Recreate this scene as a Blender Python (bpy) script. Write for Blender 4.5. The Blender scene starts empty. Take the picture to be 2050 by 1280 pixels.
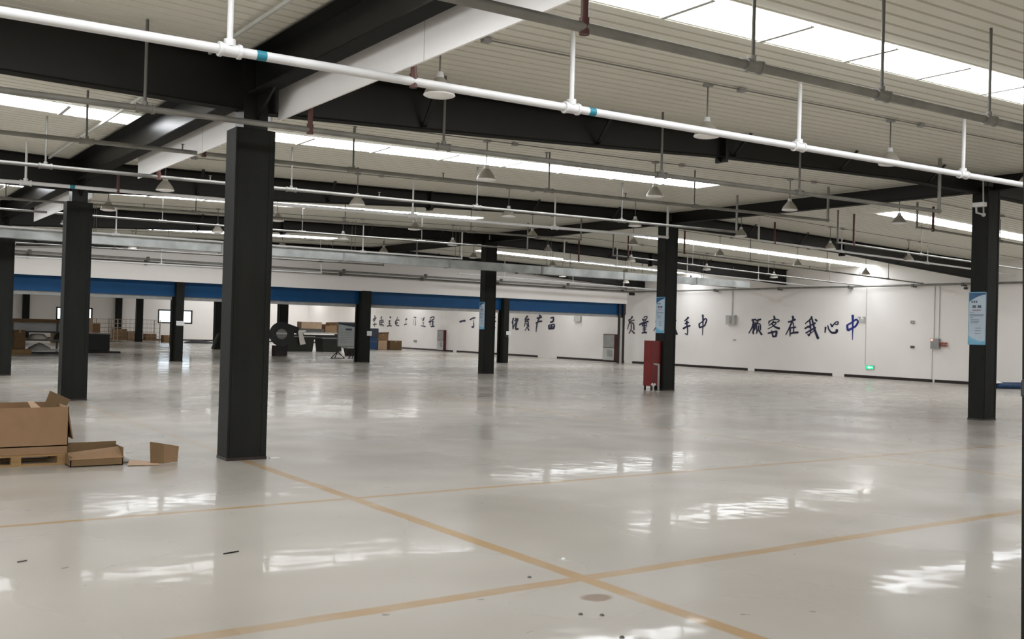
import bpy, math, random
from mathutils import Vector, Matrix

random.seed(7)
S = bpy.context.scene
COL = S.collection

# ------------------------------------------------------------------ camera
F = 2002.887
RV = Vector((0.8202287, -0.5713937, 0.0270950))
UV = Vector((-0.0284177, 0.0066058, 0.9995743))
FV = Vector((0.5713294, 0.8206495, 0.0108194))
CP = Vector((0, 0, 1.65))
cd = bpy.data.cameras.new('camera'); cam = bpy.data.objects.new('camera', cd); COL.objects.link(cam)
cd.sensor_width = 36.0; cd.lens = 36.0 * F / 2050.0; cd.clip_start = 0.05; cd.clip_end = 300
m = Matrix.Identity(4)
for i in range(3):
    m[i][0] = RV[i]; m[i][1] = UV[i]; m[i][2] = -FV[i]; m[i][3] = CP[i]
cam.matrix_world = m
S.camera = cam
# ------------------------------------------------------------------ colour, world, light levels
S.view_settings.view_transform = 'Standard'; S.view_settings.look = 'None'
S.view_settings.gamma = 1.0; S.view_settings.use_curve_mapping = False
S.view_settings.exposure = 0.12
SKY_L = 10.5          # radiance of the translucent roof sheets
w = bpy.data.worlds.new('sky'); S.world = w; w.use_nodes = True
w.node_tree.nodes['Background'].inputs[0].default_value = (0.80, 0.90, 1.0, 1)
w.node_tree.nodes['Background'].inputs[1].default_value = 5.0
try:
    S.cycles.diffuse_bounces = 6; S.cycles.max_bounces = 10; S.cycles.sample_clamp_indirect = 6.0
except Exception: pass

# ------------------------------------------------------------------ layout numbers (metres; X along the rafters, Y along the column rows)
X1, X2, XW = 4.31, 20.65, 37.42
Y1, Y2, Y3, Y4 = 11.88, 21.69, 31.28, 41.70
YF = 86.8
XL, YB = -12.0, -6.0
def ceil_z(x):
    if x < X1: return 4.85 + 0.0245 * (X1 - x)
    if x < X2: return 5.25 - 0.0245 * (X2 - x)
    return 5.25 - 0.0245 * (x - X2)
def ray(px, py): return FV + RV * ((px - 1025) / F) - UV * ((py - 640) / F)
def onX(px, py, X): d = ray(px, py); return CP + d * (X / d.x)
def onY(px, py, Y): d = ray(px, py); return CP + d * (Y / d.y)
def proj(P):
    d = Vector(P) - CP; z = d.dot(FV)
    return (1025 + F * d.dot(RV) / z, 640 - F * d.dot(UV) / z)

# ------------------------------------------------------------------ materials
def mat(name, col, rough=0.5, metal=0.0, var=0.12, scale=3.0, bump=0.0, bscale=40.0, emit=None, estr=0.0, stretch=None, spec=0.5):
    M = bpy.data.materials.new(name); M.use_nodes = True
    nt = M.node_tree; N = nt.nodes; L = nt.links; b = N['Principled BSDF']
    b.inputs['Roughness'].default_value = rough; b.inputs['Metallic'].default_value = metal
    b.inputs['Specular IOR Level'].default_value = spec
    tc = N.new('ShaderNodeTexCoord'); src = tc.outputs['Object']
    if stretch:
        mp = N.new('ShaderNodeMapping'); mp.inputs['Scale'].default_value = stretch
        L.new(src, mp.inputs[0]); src = mp.outputs[0]
    no = N.new('ShaderNodeTexNoise'); no.inputs['Scale'].default_value = scale; no.inputs['Detail'].default_value = 4
    L.new(src, no.inputs['Vector'])
    rp = N.new('ShaderNodeValToRGB')
    rp.color_ramp.elements[0].position = 0.3; rp.color_ramp.elements[1].position = 0.7
    rp.color_ramp.elements[0].color = tuple(c * (1 - var) for c in col) + (1,)
    rp.color_ramp.elements[1].color = tuple(min(1, c * (1 + var)) for c in col) + (1,)
    L.new(no.outputs['Fac'], rp.inputs[0]); L.new(rp.outputs[0], b.inputs['Base Color'])
    if bump:
        n2 = N.new('ShaderNodeTexNoise'); n2.inputs['Scale'].default_value = bscale; n2.inputs['Detail'].default_value = 3
        L.new(src, n2.inputs['Vector'])
        bp = N.new('ShaderNodeBump'); bp.inputs['Strength'].default_value = bump; bp.inputs['Distance'].default_value = 0.02
        L.new(n2.outputs['Fac'], bp.inputs['Height']); L.new(bp.outputs[0], b.inputs['Normal'])
    if emit:
        b.inputs['Emission Color'].default_value = tuple(emit) + (1,); b.inputs['Emission Strength'].default_value = estr
    return M

M = {}
M['ceiling'] = mat('ceiling_sheet', (0.735, 0.718, 0.630), 0.45, var=0.04, scale=0.4)
M['wall'] = mat('white_panel', (0.86, 0.82, 0.785), 0.5, var=0.03, scale=0.5)
M['fascia'] = mat('white_fascia', (0.90, 0.88, 0.86), 0.45, var=0.03, scale=0.6)
M['column'] = mat('dark_green_grey_paint', (0.0105, 0.0110, 0.0090), 0.62, spec=0.22, var=0.2, scale=6, bump=0.15, bscale=30, stretch=(1, 1, .15))
M['beam'] = mat('dark_beam_paint', (0.0070, 0.0067, 0.0056), 0.34, spec=0.3, var=0.15, scale=2)
M['flange'] = mat('dark_flange_paint', (0.0095, 0.0095, 0.0080), 0.7, spec=0.1, var=0.15, scale=2)
M['base'] = mat('baseboard_brown', (0.020, 0.013, 0.012), 0.4)
M['galv'] = mat('galvanised_pipe', (0.22, 0.215, 0.195), 0.5, 0.3, var=0.2, scale=3)
M['duct'] = mat('galvanised_duct', (0.42, 0.44, 0.43), 0.4, 0.55, var=0.25, scale=2)
M['whitepipe'] = mat('white_pipe', (0.62, 0.615, 0.61), 0.4, var=0.06)
M['rod'] = mat('hanger_rod', (0.13, 0.125, 0.11), 0.5, 0.4)
M['rust'] = mat('red_brown_primer', (0.075, 0.020, 0.014), 0.5)
M['red'] = mat('red_paint', (0.17, 0.010, 0.010), 0.4)
M['darkred'] = mat('dark_red_paint', (0.085, 0.010, 0.016), 0.45)
M['orange'] = mat('orange_red_paint', (0.30, 0.060, 0.032), 0.45)
M['blue'] = mat('blue_shutter_paint', (0.001, 0.055, 0.160), 0.45, spec=.3, var=0.1, scale=1.0)
M['grey'] = mat('grey_paint', (0.30, 0.30, 0.29), 0.5)
M['palegrey'] = mat('pale_grey', (0.50, 0.50, 0.47), 0.5)
M['shade'] = mat('lamp_shade_aluminium', (0.36, 0.335, 0.29), 0.42, 0.2, var=0.08)
M['rim'] = mat('lamp_rim_white', (0.85, 0.84, 0.82), 0.35)
M['box'] = mat('cardboard', (0.29, 0.175, 0.092), 0.8, var=0.10, scale=5)
M['boxin'] = mat('cardboard_inside', (0.17, 0.105, 0.048), 0.85, var=0.1, scale=5)
M['boxpale'] = mat('cardboard_pale', (0.52, 0.36, 0.24), 0.8, var=0.1, scale=4)
M['wood'] = mat('pallet_wood', (0.30, 0.185, 0.075), 0.75, var=0.2, scale=4, stretch=(1, 8, 8))
M['black'] = mat('black_plastic', (0.010, 0.010, 0.011), 0.4)
M['darkgreen'] = mat('dark_green_plastic', (0.016, 0.020, 0.014), 0.45)
M['slate'] = mat('slate_blue_paint', (0.035, 0.045, 0.075), 0.45)
M['bluebox'] = mat('deep_blue_plastic', (0.010, 0.055, 0.16), 0.4)
M['white'] = mat('white_plastic', (0.80, 0.80, 0.79), 0.5, var=0.03)
M['paper'] = mat('white_paper', (0.78, 0.80, 0.80), 0.7, var=0.03)
M['ink'] = mat('blue_black_ink', (0.010, 0.010, 0.045), 0.5, var=0.3, scale=1.5)
M['inkblue'] = mat('deep_blue_ink', (0.012, 0.020, 0.17), 0.5, var=0.25, scale=1.5)
M['inkgrey'] = mat('worn_ink', (0.055, 0.048, 0.070), 0.6, var=0.4, scale=2.5)
M['easelboard'] = mat('easel_board_face', (0.56, 0.62, 0.62), 0.4, var=0.06)
M['poster'] = mat('poster_pale_blue', (0.46, 0.56, 0.65), 0.35, var=0.08, scale=4)
M['posterblue'] = mat('poster_blue', (0.008, 0.075, 0.19), 0.35, var=0.3, scale=5)
M['posterlight'] = mat('poster_light_blue', (0.16, 0.42, 0.60), 0.35, var=0.2, scale=5)
M['textgrey'] = mat('poster_text', (0.12, 0.14, 0.18), 0.6)
M['textred'] = mat('poster_text_red', (0.35, 0.06, 0.09), 0.6)
M['tarpaulin'] = mat('blue_tarpaulin', (0.004, 0.038, 0.11), 0.35, var=0.5, scale=8)
M['exit'] = mat('exit_sign_green', (0.02, 0.5, 0.25), 0.4, emit=(0.03, 0.75, 0.33), estr=0.75)
M['exitarrow'] = mat('exit_sign_arrow', (0.6, 0.95, 0.8), 0.4, emit=(0.55, 1.0, 0.75), estr=1.0)
M['redlamp'] = mat('red_indicator', (0.9, 0.3, 0.25), 0.3, emit=(1.0, 0.45, 0.35), estr=1.2)
M['teal'] = mat('teal_tape', (0.01, 0.18, 0.24), 0.5)
M['cloth'] = mat('off_white_cloth', (0.72, 0.68, 0.62), 0.9)
M['darkcloth'] = mat('dark_cloth', (0.03, 0.03, 0.035), 0.9)
M['mesh'] = mat('wire_mesh_steel', (0.36, 0.30, 0.22), 0.5, 0.3)

def skylight_material():
    m_ = bpy.data.materials.new('translucent_roof_sheet'); m_.use_nodes = True
    nt = m_.node_tree; N = nt.nodes; L = nt.links; b = N['Principled BSDF']
    b.inputs['Base Color'].default_value = (.8, .83, .86, 1)
    b.inputs['Emission Color'].default_value = (0.93, 0.96, 1.0, 1)
    b.inputs['Emission Strength'].default_value = SKY_L
    return m_
M['sky'] = skylight_material()
M['fillpane'] = skylight_material(); M['fillpane'].name = 'added_fill_light_pane'  # glowing pane for the windows added out of view on the left wall
M['fillpane'].node_tree.nodes['Principled BSDF'].inputs['Emission Strength'].default_value = 3.5

def glass_material():
    m_ = bpy.data.materials.new('window_glass'); m_.use_nodes = True
    nt = m_.node_tree; N = nt.nodes; L = nt.links
    for n in list(N): N.remove(n)
    o = N.new('ShaderNodeOutputMaterial'); mx = N.new('ShaderNodeMixShader'); t = N.new('ShaderNodeBsdfTransparent'); g = N.new('ShaderNodeBsdfGlossy')
    t.inputs[0].default_value = (.93, .96, .97, 1); g.inputs['Roughness'].default_value = .03; mx.inputs[0].default_value = .06
    L.new(t.outputs[0], mx.inputs[1]); L.new(g.outputs[0], mx.inputs[2]); L.new(mx.outputs[0], o.inputs[0])
    return m_
M['glass'] = glass_material()

def floor_material():
    m_ = bpy.data.materials.new('epoxy_floor'); m_.use_nodes = True
    nt = m_.node_tree; N = nt.nodes; L = nt.links; b = N['Principled BSDF']
    tc = N.new('ShaderNodeTexCoord'); sp = N.new('ShaderNodeSeparateXYZ'); L.new(tc.outputs['Object'], sp.inputs[0])
    def math_(op, a, c=None, v=None):
        n = N.new('ShaderNodeMath'); n.operation = op
        if isinstance(a, (int, float)): n.inputs[0].default_value = a
        else: L.new(a, n.inputs[0])
        if c is not None:
            if isinstance(c, (int, float)): n.inputs[1].default_value = c
            else: L.new(c, n.inputs[1])
        return n.outputs[0]
    def noise(scale, detail=3, sc=None):
        n = N.new('ShaderNodeTexNoise'); n.inputs['Scale'].default_value = scale; n.inputs['Detail'].default_value = detail
        if sc:
            mp = N.new('ShaderNodeMapping'); mp.inputs['Scale'].default_value = sc
            L.new(tc.outputs['Object'], mp.inputs[0]); L.new(mp.outputs[0], n.inputs['Vector'])
        else: L.new(tc.outputs['Object'], n.inputs['Vector'])
        return n.outputs['Fac']
    X, Y = sp.outputs[0], sp.outputs[1]
    wob = math_('MULTIPLY', math_('SUBTRACT', noise(1.2), .5), .05)
    def line(c, pos, half, strength):
        d = math_('ABSOLUTE', math_('SUBTRACT', math_('ADD', c, wob), pos))
        n = N.new('ShaderNodeMapRange'); n.inputs['From Min'].default_value = half + .012; n.inputs['From Max'].default_value = half - .012
        L.new(d, n.inputs['Value'])
        wear = N.new('ShaderNodeMapRange'); wear.inputs['From Min'].default_value = .25; wear.inputs['From Max'].default_value = .5
        wear.inputs['To Min'].default_value = .45; wear.inputs['To Max'].default_value = 1.0
        L.new(noise(2.2, 5), wear.inputs['Value'])
        return math_('MULTIPLY', math_('MULTIPLY', n.outputs[0], wear.outputs[0]), strength)
    worn = N.new('ShaderNodeMapRange'); worn.inputs['From Min'].default_value = 11.0; worn.inputs['From Max'].default_value = 13.0
    worn.inputs['To Min'].default_value = .9; worn.inputs['To Max'].default_value = .28
    L.new(Y, worn.inputs['Value'])
    lines = line(X, 4.27, .062, worn.outputs[0])
    lines = math_('MAXIMUM', lines, line(Y, 5.22, .062, .8))
    lines = math_('MAXIMUM', lines, line(Y, 8.72, .042, .8))
    lines = math_('MAXIMUM', lines, line(X, 12.3, .042, .7))
    rp = N.new('ShaderNodeValToRGB'); e = rp.color_ramp.elements
    e[0].position = .32; e[0].color = (0.418, 0.383, 0.336, 1); e[1].position = .68; e[1].color = (0.446, 0.411, 0.364, 1)
    L.new(noise(.45, 2), rp.inputs[0])
    mx = N.new('ShaderNodeMix'); mx.data_type = 'RGBA'
    L.new(lines, mx.inputs[0]); L.new(rp.outputs[0], mx.inputs[6]); mx.inputs[7].default_value = (0.40, 0.245, 0.095, 1)
    # a brown spill and scattered dark scuffs
    dx = math_('SUBTRACT', X, 4.04); dy = math_('SUBTRACT', Y, 4.80)
    r = math_('SQRT', math_('ADD', math_('MULTIPLY', dx, dx), math_('MULTIPLY', math_('MULTIPLY', dy, dy), 1.6)))
    r = math_('ADD', r, math_('MULTIPLY', math_('SUBTRACT', noise(9), .5), .06))
    st = N.new('ShaderNodeMapRange'); st.inputs['From Min'].default_value = .125; st.inputs['From Max'].default_value = .085; L.new(r, st.inputs['Value'])
    mx2 = N.new('ShaderNodeMix'); mx2.data_type = 'RGBA'
    L.new(math_('MULTIPLY', st.outputs[0], .85), mx2.inputs[0]); L.new(mx.outputs[2], mx2.inputs[6]); mx2.inputs[7].default_value = (0.20, 0.115, 0.065, 1)
    sc = N.new('ShaderNodeMapRange'); sc.inputs['From Min'].default_value = .735; sc.inputs['From Max'].default_value = .76
    L.new(noise(7.5, 2), sc.inputs['Value'])
    mx3 = N.new('ShaderNodeMix'); mx3.data_type = 'RGBA'
    L.new(math_('MULTIPLY', sc.outputs[0], .6), mx3.inputs[0]); L.new(mx2.outputs[2], mx3.inputs[6]); mx3.inputs[7].default_value = (0.12, 0.11, 0.10, 1)
    L.new(mx3.outputs[2], b.inputs['Base Color'])
    rr = N.new('ShaderNodeMapRange'); rr.inputs['To Min'].default_value = .22; rr.inputs['To Max'].default_value = .38
    rr.inputs['From Min'].default_value = .35; rr.inputs['From Max'].default_value = .65
    L.new(noise(.5, 1), rr.inputs['Value']); L.new(rr.outputs[0], b.inputs['Roughness'])
    b.inputs['Specular IOR Level'].default_value = .28; b.inputs['Coat Roughness'].default_value = .05; b.inputs['Coat IOR'].default_value = 1.45
    cw = N.new('ShaderNodeMapRange'); cw.inputs['From Min'].default_value = .30; cw.inputs['From Max'].default_value = .70
    cw.inputs['To Min'].default_value = .06; cw.inputs['To Max'].default_value = .36
    L.new(noise(1.0, 1), cw.inputs['Value']); L.new(cw.outputs[0], b.inputs['Coat Weight'])
    bp = N.new('ShaderNodeBump'); bp.inputs['Strength'].default_value = 1.0; bp.inputs['Distance'].default_value = 0.0030
    h = math_('ADD', math_('MULTIPLY', noise(1.5, 0), 1.0), math_('MULTIPLY', noise(5.5, 0), .26))
    L.new(h, bp.inputs['Height']); L.new(bp.outputs[0], b.inputs['Coat Normal'])
    return m_
M['floor'] = floor_material()

# ------------------------------------------------------------------ mesh helpers
class MB:
    def __init__(s): s.v = []; s.f = []; s.sm = []
    def add(s, vs, fs, smooth=False):
        o = len(s.v); s.v += [Vector(x) for x in vs]
        for f in fs: s.f.append([i + o for i in f]); s.sm.append(smooth)
        return s
    def box(s, x0, x1, y0, y1, z0, z1):
        return s.add([(x0, y0, z0), (x1, y0, z0), (x1, y1, z0), (x0, y1, z0), (x0, y0, z1), (x1, y0, z1), (x1, y1, z1), (x0, y1, z1)],
                     [(0, 3, 2, 1), (4, 5, 6, 7), (0, 1, 5, 4), (1, 2, 6, 5), (2, 3, 7, 6), (3, 0, 4, 7)])
    def hexa(s, p): return s.add(p, [(0, 3, 2, 1), (4, 5, 6, 7), (0, 1, 5, 4), (1, 2, 6, 5), (2, 3, 7, 6), (3, 0, 4, 7)])
    def bar(s, a, b, wd, ht, up=(0, 0, 1)):
        a = Vector(a); b = Vector(b); d = (b - a).normalized(); up = Vector(up)
        if abs(d.dot(up)) > .98: up = Vector((1, 0, 0))
        r = d.cross(up).normalized() * wd / 2; u = r.cross(d).normalized() * ht / 2
        return s.hexa([a - r - u, a + r - u, b + r - u, b - r - u, a - r + u, a + r + u, b + r + u, b - r + u])
    def cyl(s, a, b, r, n=10, r2=None, caps=True):
        a = Vector(a); b = Vector(b); d = (b - a).normalized(); r2 = r if r2 is None else r2
        u = d.orthogonal().normalized(); v = d.cross(u)
        c = [(math.cos(2 * math.pi * i / n), math.sin(2 * math.pi * i / n)) for i in range(n)]
        A = [a + (u * x + v * y) * r for x, y in c]; B = [b + (u * x + v * y) * r2 for x, y in c]
        s.add(A + B, [(i, (i + 1) % n, n + (i + 1) % n, n + i) for i in range(n)], True)
        if caps: s.add(A, [tuple(range(n - 1, -1, -1))]); s.add(B, [tuple(range(n))])
        return s
    def tube(s, pts, r, n=8):
        for i in range(len(pts) - 1): s.cyl(pts[i], pts[i + 1], r, n)
        for p in pts[1:-1]: s.ball(p, r * 1.02, n)
        return s
    def ball(s, c, r, n=10, k=6):
        return s.lathe(c, [(r * math.sin(math.pi * j / k), -r * math.cos(math.pi * j / k)) for j in range(k + 1)], n)
    def lathe(s, c, prof, n=20):
        c = Vector(c); V = []; Fc = []
        for (r, z) in prof:
            for i in range(n): V.append(c + Vector((r * math.cos(2 * math.pi * i / n), r * math.sin(2 * math.pi * i / n), z)))
        for j in range(len(prof) - 1):
            for i in range(n): Fc.append((j * n + i, j * n + (i + 1) % n, (j + 1) * n + (i + 1) % n, (j + 1) * n + i))
        return s.add(V, Fc, True)
    def prism(s, poly, ext):
        ext = Vector(ext); n = len(poly); P = [Vector(p) for p in poly]
        s.add(P + [p + ext for p in P], [tuple(range(n)), tuple(range(2 * n - 1, n - 1, -1))] + [(i, (i + 1) % n, n + (i + 1) % n, n + i) for i in range(n)])
        return s
    def build(s, name, mt, parent=None, bevel=0.0):
        me = bpy.data.meshes.new(name)
        off = Vector((0, 0, 0))
        q = parent
        while q is not None: off += Vector(q.location); q = q.parent
        me.from_pydata([tuple(x - off) for x in s.v], [], s.f)
        me.polygons.foreach_set('use_smooth', s.sm)
        import bmesh
        bm = bmesh.new(); bm.from_mesh(me); bmesh.ops.recalc_face_normals(bm, faces=bm.faces); bm.to_mesh(me); bm.free()
        me.materials.append(M[mt] if isinstance(mt, str) else mt)
        o = bpy.data.objects.new(name, me); COL.objects.link(o)
        if parent is not None: o.parent = parent
        if bevel:
            bv = o.modifiers.new('edge', 'BEVEL'); bv.width = bevel; bv.segments = 2; bv.limit_method = 'ANGLE'
        return o

def tag(o, label, cat, group=None):
    o['label'] = label; o['category'] = cat
    if group: o['group'] = group
    return o
def thing(name, loc, label, cat, group=None):
    o = bpy.data.objects.new(name, None); o.empty_display_size = .2; o.location = loc; COL.objects.link(o)
    return tag(o, label, cat, group)
def struct(name, mb, mt, parent=None):
    o = mb.build(name, mt, parent)
    if parent is None: o['kind'] = 'structure'
    return o
ORD = ['first', 'second', 'third', 'fourth', 'fifth', 'sixth', 'seventh', 'eighth', 'ninth']

# ================================================================== STRUCTURE
struct('floor', MB().add([(XL, YB, 0), (XW, YB, 0), (XW, YF, 0), (XL, YF, 0)], [(0, 1, 2, 3)]), 'floor')

def ribbed(y0, y1, xs, period=0.21, rib=0.046, dep=0.05):
    V = []; Fc = []
    prof = []; y = y0
    while y < y1 - 1e-6:
        ye = min(y + period, y1)
        prof += [(y, .0), (ye - rib, .0), (ye - rib + .004, dep), (ye - .004, dep)]
        y = ye
    prof.append((y1, 0))
    for (yy, dz) in prof:
        for x in xs: V.append((x, yy, ceil_z(x) + dz + .004))
    n = len(xs)
    for j in range(len(prof) - 1):
        for i in range(n - 1): Fc.append((j * n + i, j * n + i + 1, (j + 1) * n + i + 1, (j + 1) * n + i))
    return MB().add(V, Fc)
struct('ceiling', ribbed(YB, Y4, [XL, X1, X2, XW]), 'ceiling')
struct('ceiling_far', ribbed(Y4, YF, [XL, X1, X2, XW], period=1.0), 'ceiling')

struct('wall_right', MB().box(XW, XW + .2, YB, YF, 0, 5.6), 'wall')
ADDED_WIN = [(-3, 5), (7, 15), (17, 25), (27, 35)]  # window openings added out of view, for sideways light on left-facing panels
lw = MB(); ys = [YB] + [q for a in ADDED_WIN for q in a] + [YF]
for i in range(0, len(ys), 2): lw.box(XL - .2, XL, ys[i], ys[i + 1], 0, 5.9)
for (a, b) in ADDED_WIN: lw.box(XL - .2, XL, a, b, 0, .9).box(XL - .2, XL, a, b, 4.2, 5.9)
struct('wall_left', lw, 'wall')
for i, (a, b) in enumerate(ADDED_WIN):
    fr = MB()
    for k in range(5):
        y = a + k * (b - a) / 4; fr.box(XL - .1, XL + .02, max(a, y - .04), min(b, y + .04), .9, 4.2)
    for z in (.9, 2.5, 4.12): fr.box(XL - .1, XL + .02, a, b, z, z + .08)
    wo = struct('window_%d' % (i + 3), fr, 'grey')  # added window frame, holds a glowing fill-light pane
    MB().add([(XL - .05, a, .9), (XL - .05, b, .9), (XL - .05, b, 4.2), (XL - .05, a, 4.2)], [(0, 1, 2, 3)]).build('fill_light_pane', 'fillpane', wo)
struct('wall_back', MB().box(XL, XW, YB - .2, YB, 0, 5.9), 'wall')
# far wall with two window openings
WIN = [(15.85, 18.60, 1.50, 2.55), (23.85, 26.75, 1.46, 2.62)]
fw = MB()
xs = [XL] + [q for a in WIN for q in a[:2]] + [XW]
for i in range(0, len(xs), 2): fw.box(xs[i], xs[i + 1], YF, YF + .2, 0, 5.9)
for (a, b, z0, z1) in WIN: fw.box(a, b, YF, YF + .2, 0, z0).box(a, b, YF, YF + .2, z1, 5.9)
struct('wall_far', fw, 'wall')
for i, (a, b, z0, z1) in enumerate(WIN):
    fr = MB(); t = .11
    fr.box(a, a + t, YF - .02, YF + .12, z0, z1).box(b - t, b, YF - .02, YF + .12, z0, z1)
    fr.box(a, b, YF - .02, YF + .12, z0, z0 + t).box(a, b, YF - .02, YF + .12, z1 - t, z1)
    mid = (a + b) / 2; fr.box(mid - .035, mid + .035, YF, YF + .1, z0, z1)
    wo = struct('window_%d' % (i + 1), fr, 'beam')
    MB().box(a + t, b - t, YF + .05, YF + .06, z0 + t, z1 - t).build('window_pane', 'glass', wo)
# white panel over the shutter openings
struct('wall_partition', MB().box(XL, 36.45, Y4 - .34, Y4 - .28, 3.26, 5.3), 'wall')
# baseboard on right wall with gaps
bb = MB()
for (a, b) in [(YB, 17.0), (17.05, 23.55), (23.65, 27.9), (28.55, 33.05), (33.5, 41.9), (42.6, 48.8), (50.8, 60.5), (61.0, YF)]:
    bb.box(XW - .02, XW, a, b, 0, .115)
struct('baseboard_right', bb, 'base')
struct('baseboard_far', MB().box(XL, XW, YF - .02, YF, 0, .11), 'base')

# ================================================================== COLUMNS
HB, HA = .245, .175
def column(x, y, label, top, narrow=None, hb=HB, ha=HA, group='main hall columns'):
    r = thing('steel_column', (x, y, 0), label, 'column', group)
    z1 = narrow if narrow else top
    b = MB().box(x - hb, x + hb, y - ha, y + ha, 0.03, z1)
    b.build('shaft', 'column', r, bevel=.006)
    MB().box(x - hb - .004, x + hb + .004, y - ha - .004, y + ha + .004, 0, .035).build('base_trim', 'base', r)
    s = MB()
    for sx in (-1, 1):
        s.box(x + sx * (hb - .05) - .02, x + sx * (hb - .05) + .02, y - ha - .006, y - ha + .002, .04, z1 - .02)
    s.build('cover_strip', 'column', r)
    if narrow: MB().box(x - .15, x + .15, y - .15, y + .15, narrow, top).build('upper_shaft', 'beam', r)
    return r
column(X1, Y1, 'thick dark column nearest the camera, left of centre, beside the cardboard', 4.86, 4.0)
column(X1, Y2, 'dark column behind the open cardboard box at left, second in its row', 4.86, 4.0)
column(X1, Y3, 'dark column cut by the left edge of the photo, third in its row', 4.86, 4.0)
column(X2, Y1, 'dark column near the right edge with poster and security camera', 5.0)
column(X2, Y2, 'dark column with a red cabinet standing against its left side', 5.0)
column(X2, Y3, 'dark column right of centre, rising just left of a slimmer partition column', 5.0)
column(X2, Y4 - .18, 'dark column right of the easel notice board, carrying a small white notice', 3.27, group='columns under the blue shutters')
column(12.24, Y4 - .2, 'slim dark column in front of the blue beam, left of the nearest big column', 3.25, None, .16, .14, 'columns under the blue shutters')
column(28.46, Y4 - .2, 'slim dark column at the blue beam with a white notice, right of centre', 3.25, None, .16, .14, 'columns under the blue shutters')
for (x, y, lab) in [(20.62, 51.2, 'dark column rising behind the round black drum in the far hall'),
                    (20.2, 60.4, 'dark column in the far hall with a slanting pole at its foot'),
                    (20.2, 69.5, 'dark column in the far hall overlapping the right far window'),
                    (20.2, 78.6, 'dark column in the far hall standing by the wire cage of boxes')]:
    column(x, y, lab, 4.9, None, .24, .2, 'far hall columns')
for (x, lab) in [(13.6, 'dark pilaster on the far wall left of the left far window'), (20.6, 'dark pilaster on the far wall between the two far windows')]:
    column(x, YF - .2, lab, 4.9, None, .24, .18, 'far wall pilasters')
q0 = onY(425, 703, 60.0); q1 = onY(437, 668, 60.05); q0.z = .03
tp = MB().bar(q0, q1, .16, .12)
tag(tp.build('leaning_pole', 'darkgreen'), 'dark pole leaning at the foot of a far hall column', 'pole')

# ================================================================== RAFTERS
def interp(tb, x):
    for (a, b) in zip(tb, tb[1:]):
        if x <= b[0]: return a[1] + (b[1] - a[1]) * (x - a[0]) / (b[0] - a[0])
    return tb[-1][1]
BL = [(-12.2, 4.8), (-8, 4.78), (-3.8, 4.6), (1.5, 4.27), (4.2, 4.24)]
BM = [(4.3, 4.23), (6.35, 4.33), (8, 4.42), (10, 4.53), (12.5, 4.68), (14.5, 4.75), (17.5, 4.85), (20.7, 4.85)]
BR = [(20.6, 4.85), (24.1, 4.80), (26.5, 4.72), (29.2, 4.58), (32, 4.41), (36.4, 4.18), (37.5, 4.14)]
def rafter(y, x0, x1, tb, label, splice, braces):
    r = thing('roof_rafter', (x0, y, 0), label, 'rafter', 'roof rafters')
    xs = sorted(set([x0, x1] + [t[0] for t in tb if x0 < t[0] < x1]))
    wb = MB()
    for a, b in zip(xs, xs[1:]):
        za, zb = interp(tb, a), interp(tb, b)
        wb.hexa([(a, y - .02, za), (b, y - .02, zb), (b, y + .02, zb), (a, y + .02, za), (a, y - .02, ceil_z(a + 1e-4)), (b, y - .02, ceil_z(b - 1e-4)), (b, y + .02, ceil_z(b - 1e-4)), (a, y + .02, ceil_z(a + 1e-4))])
    wb.build('web', 'beam', r)
    for nm, fn in (('bottom_flange', lambda x: interp(tb, x)), ('top_flange', lambda x: ceil_z(min(max(x, x0 + 1e-4), x1 - 1e-4)) - .02)):
        fl = MB()
        for a, b in zip(xs, xs[1:]):
            za, zb = fn(a), fn(b)
            fl.hexa([(a, y - .1, za - .012), (b, y - .1, zb - .012), (b, y + .1, zb - .012), (a, y + .1, za - .012), (a, y - .1, za + .008), (b, y - .1, zb + .008), (b, y + .1, zb + .008), (a, y + .1, za + .008)])
        fl.build(nm, 'flange', r)
    if splice:
        z = interp(tb, splice)
        MB().box(splice - .03, splice + .03, y - .12, y + .12, z - .10, ceil_z(splice)).build('splice_plate', 'beam', r)
        MB().prism([(splice - .17, y, z), (splice + .17, y, z), (splice + .03, y, z - .1), (splice - .03, y, z - .1)], (0, .015, 0)).build('gusset_plate', 'beam', r)
    for bx in braces:
        z = interp(tb, bx)
        MB().bar((bx, y - .05, z + .03), (bx, y - .42, ceil_z(bx) - .01), .06, .02).build('knee_brace', 'beam', r)
    return r
PL = ['nearest', 'second', 'third', 'last']
for i, y in enumerate([Y1, Y2, Y3, Y4 - .65]):
    n = PL[i]
    rafter(y, -12, X1 - .02, BL, ['deep dark rafter running left from the nearest big column', 'dark rafter left of the second left-row column', 'dark rafter left of the third left-row column', 'dark rafter of the left span just before the partition'][i], None, [])
    rafter(y, X1 + .02, X2 - .02, BM, ['long dark rafter from the nearest big column to the poster column at right', 'second dark rafter of the middle span, ending at the red-cabinet column', 'third dark rafter of the middle span, above the galvanised tray', 'last dark rafter of the middle span, just before the partition'][i], 12.5, [6.7, 9.75, 15.6, 18.4] + ([12.75] if i == 0 else []))
    rafter(y, X2 + .02, XW, BR, ['dark rafter running right from the poster column out of the photo', 'dark rafter from the red-cabinet column down to the right wall', 'third dark rafter of the right span, ending high on the right wall', 'last dark rafter of the right span, beside the partition corner'][i], 28.8, [24.0, 26.5, 32.0])

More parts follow.
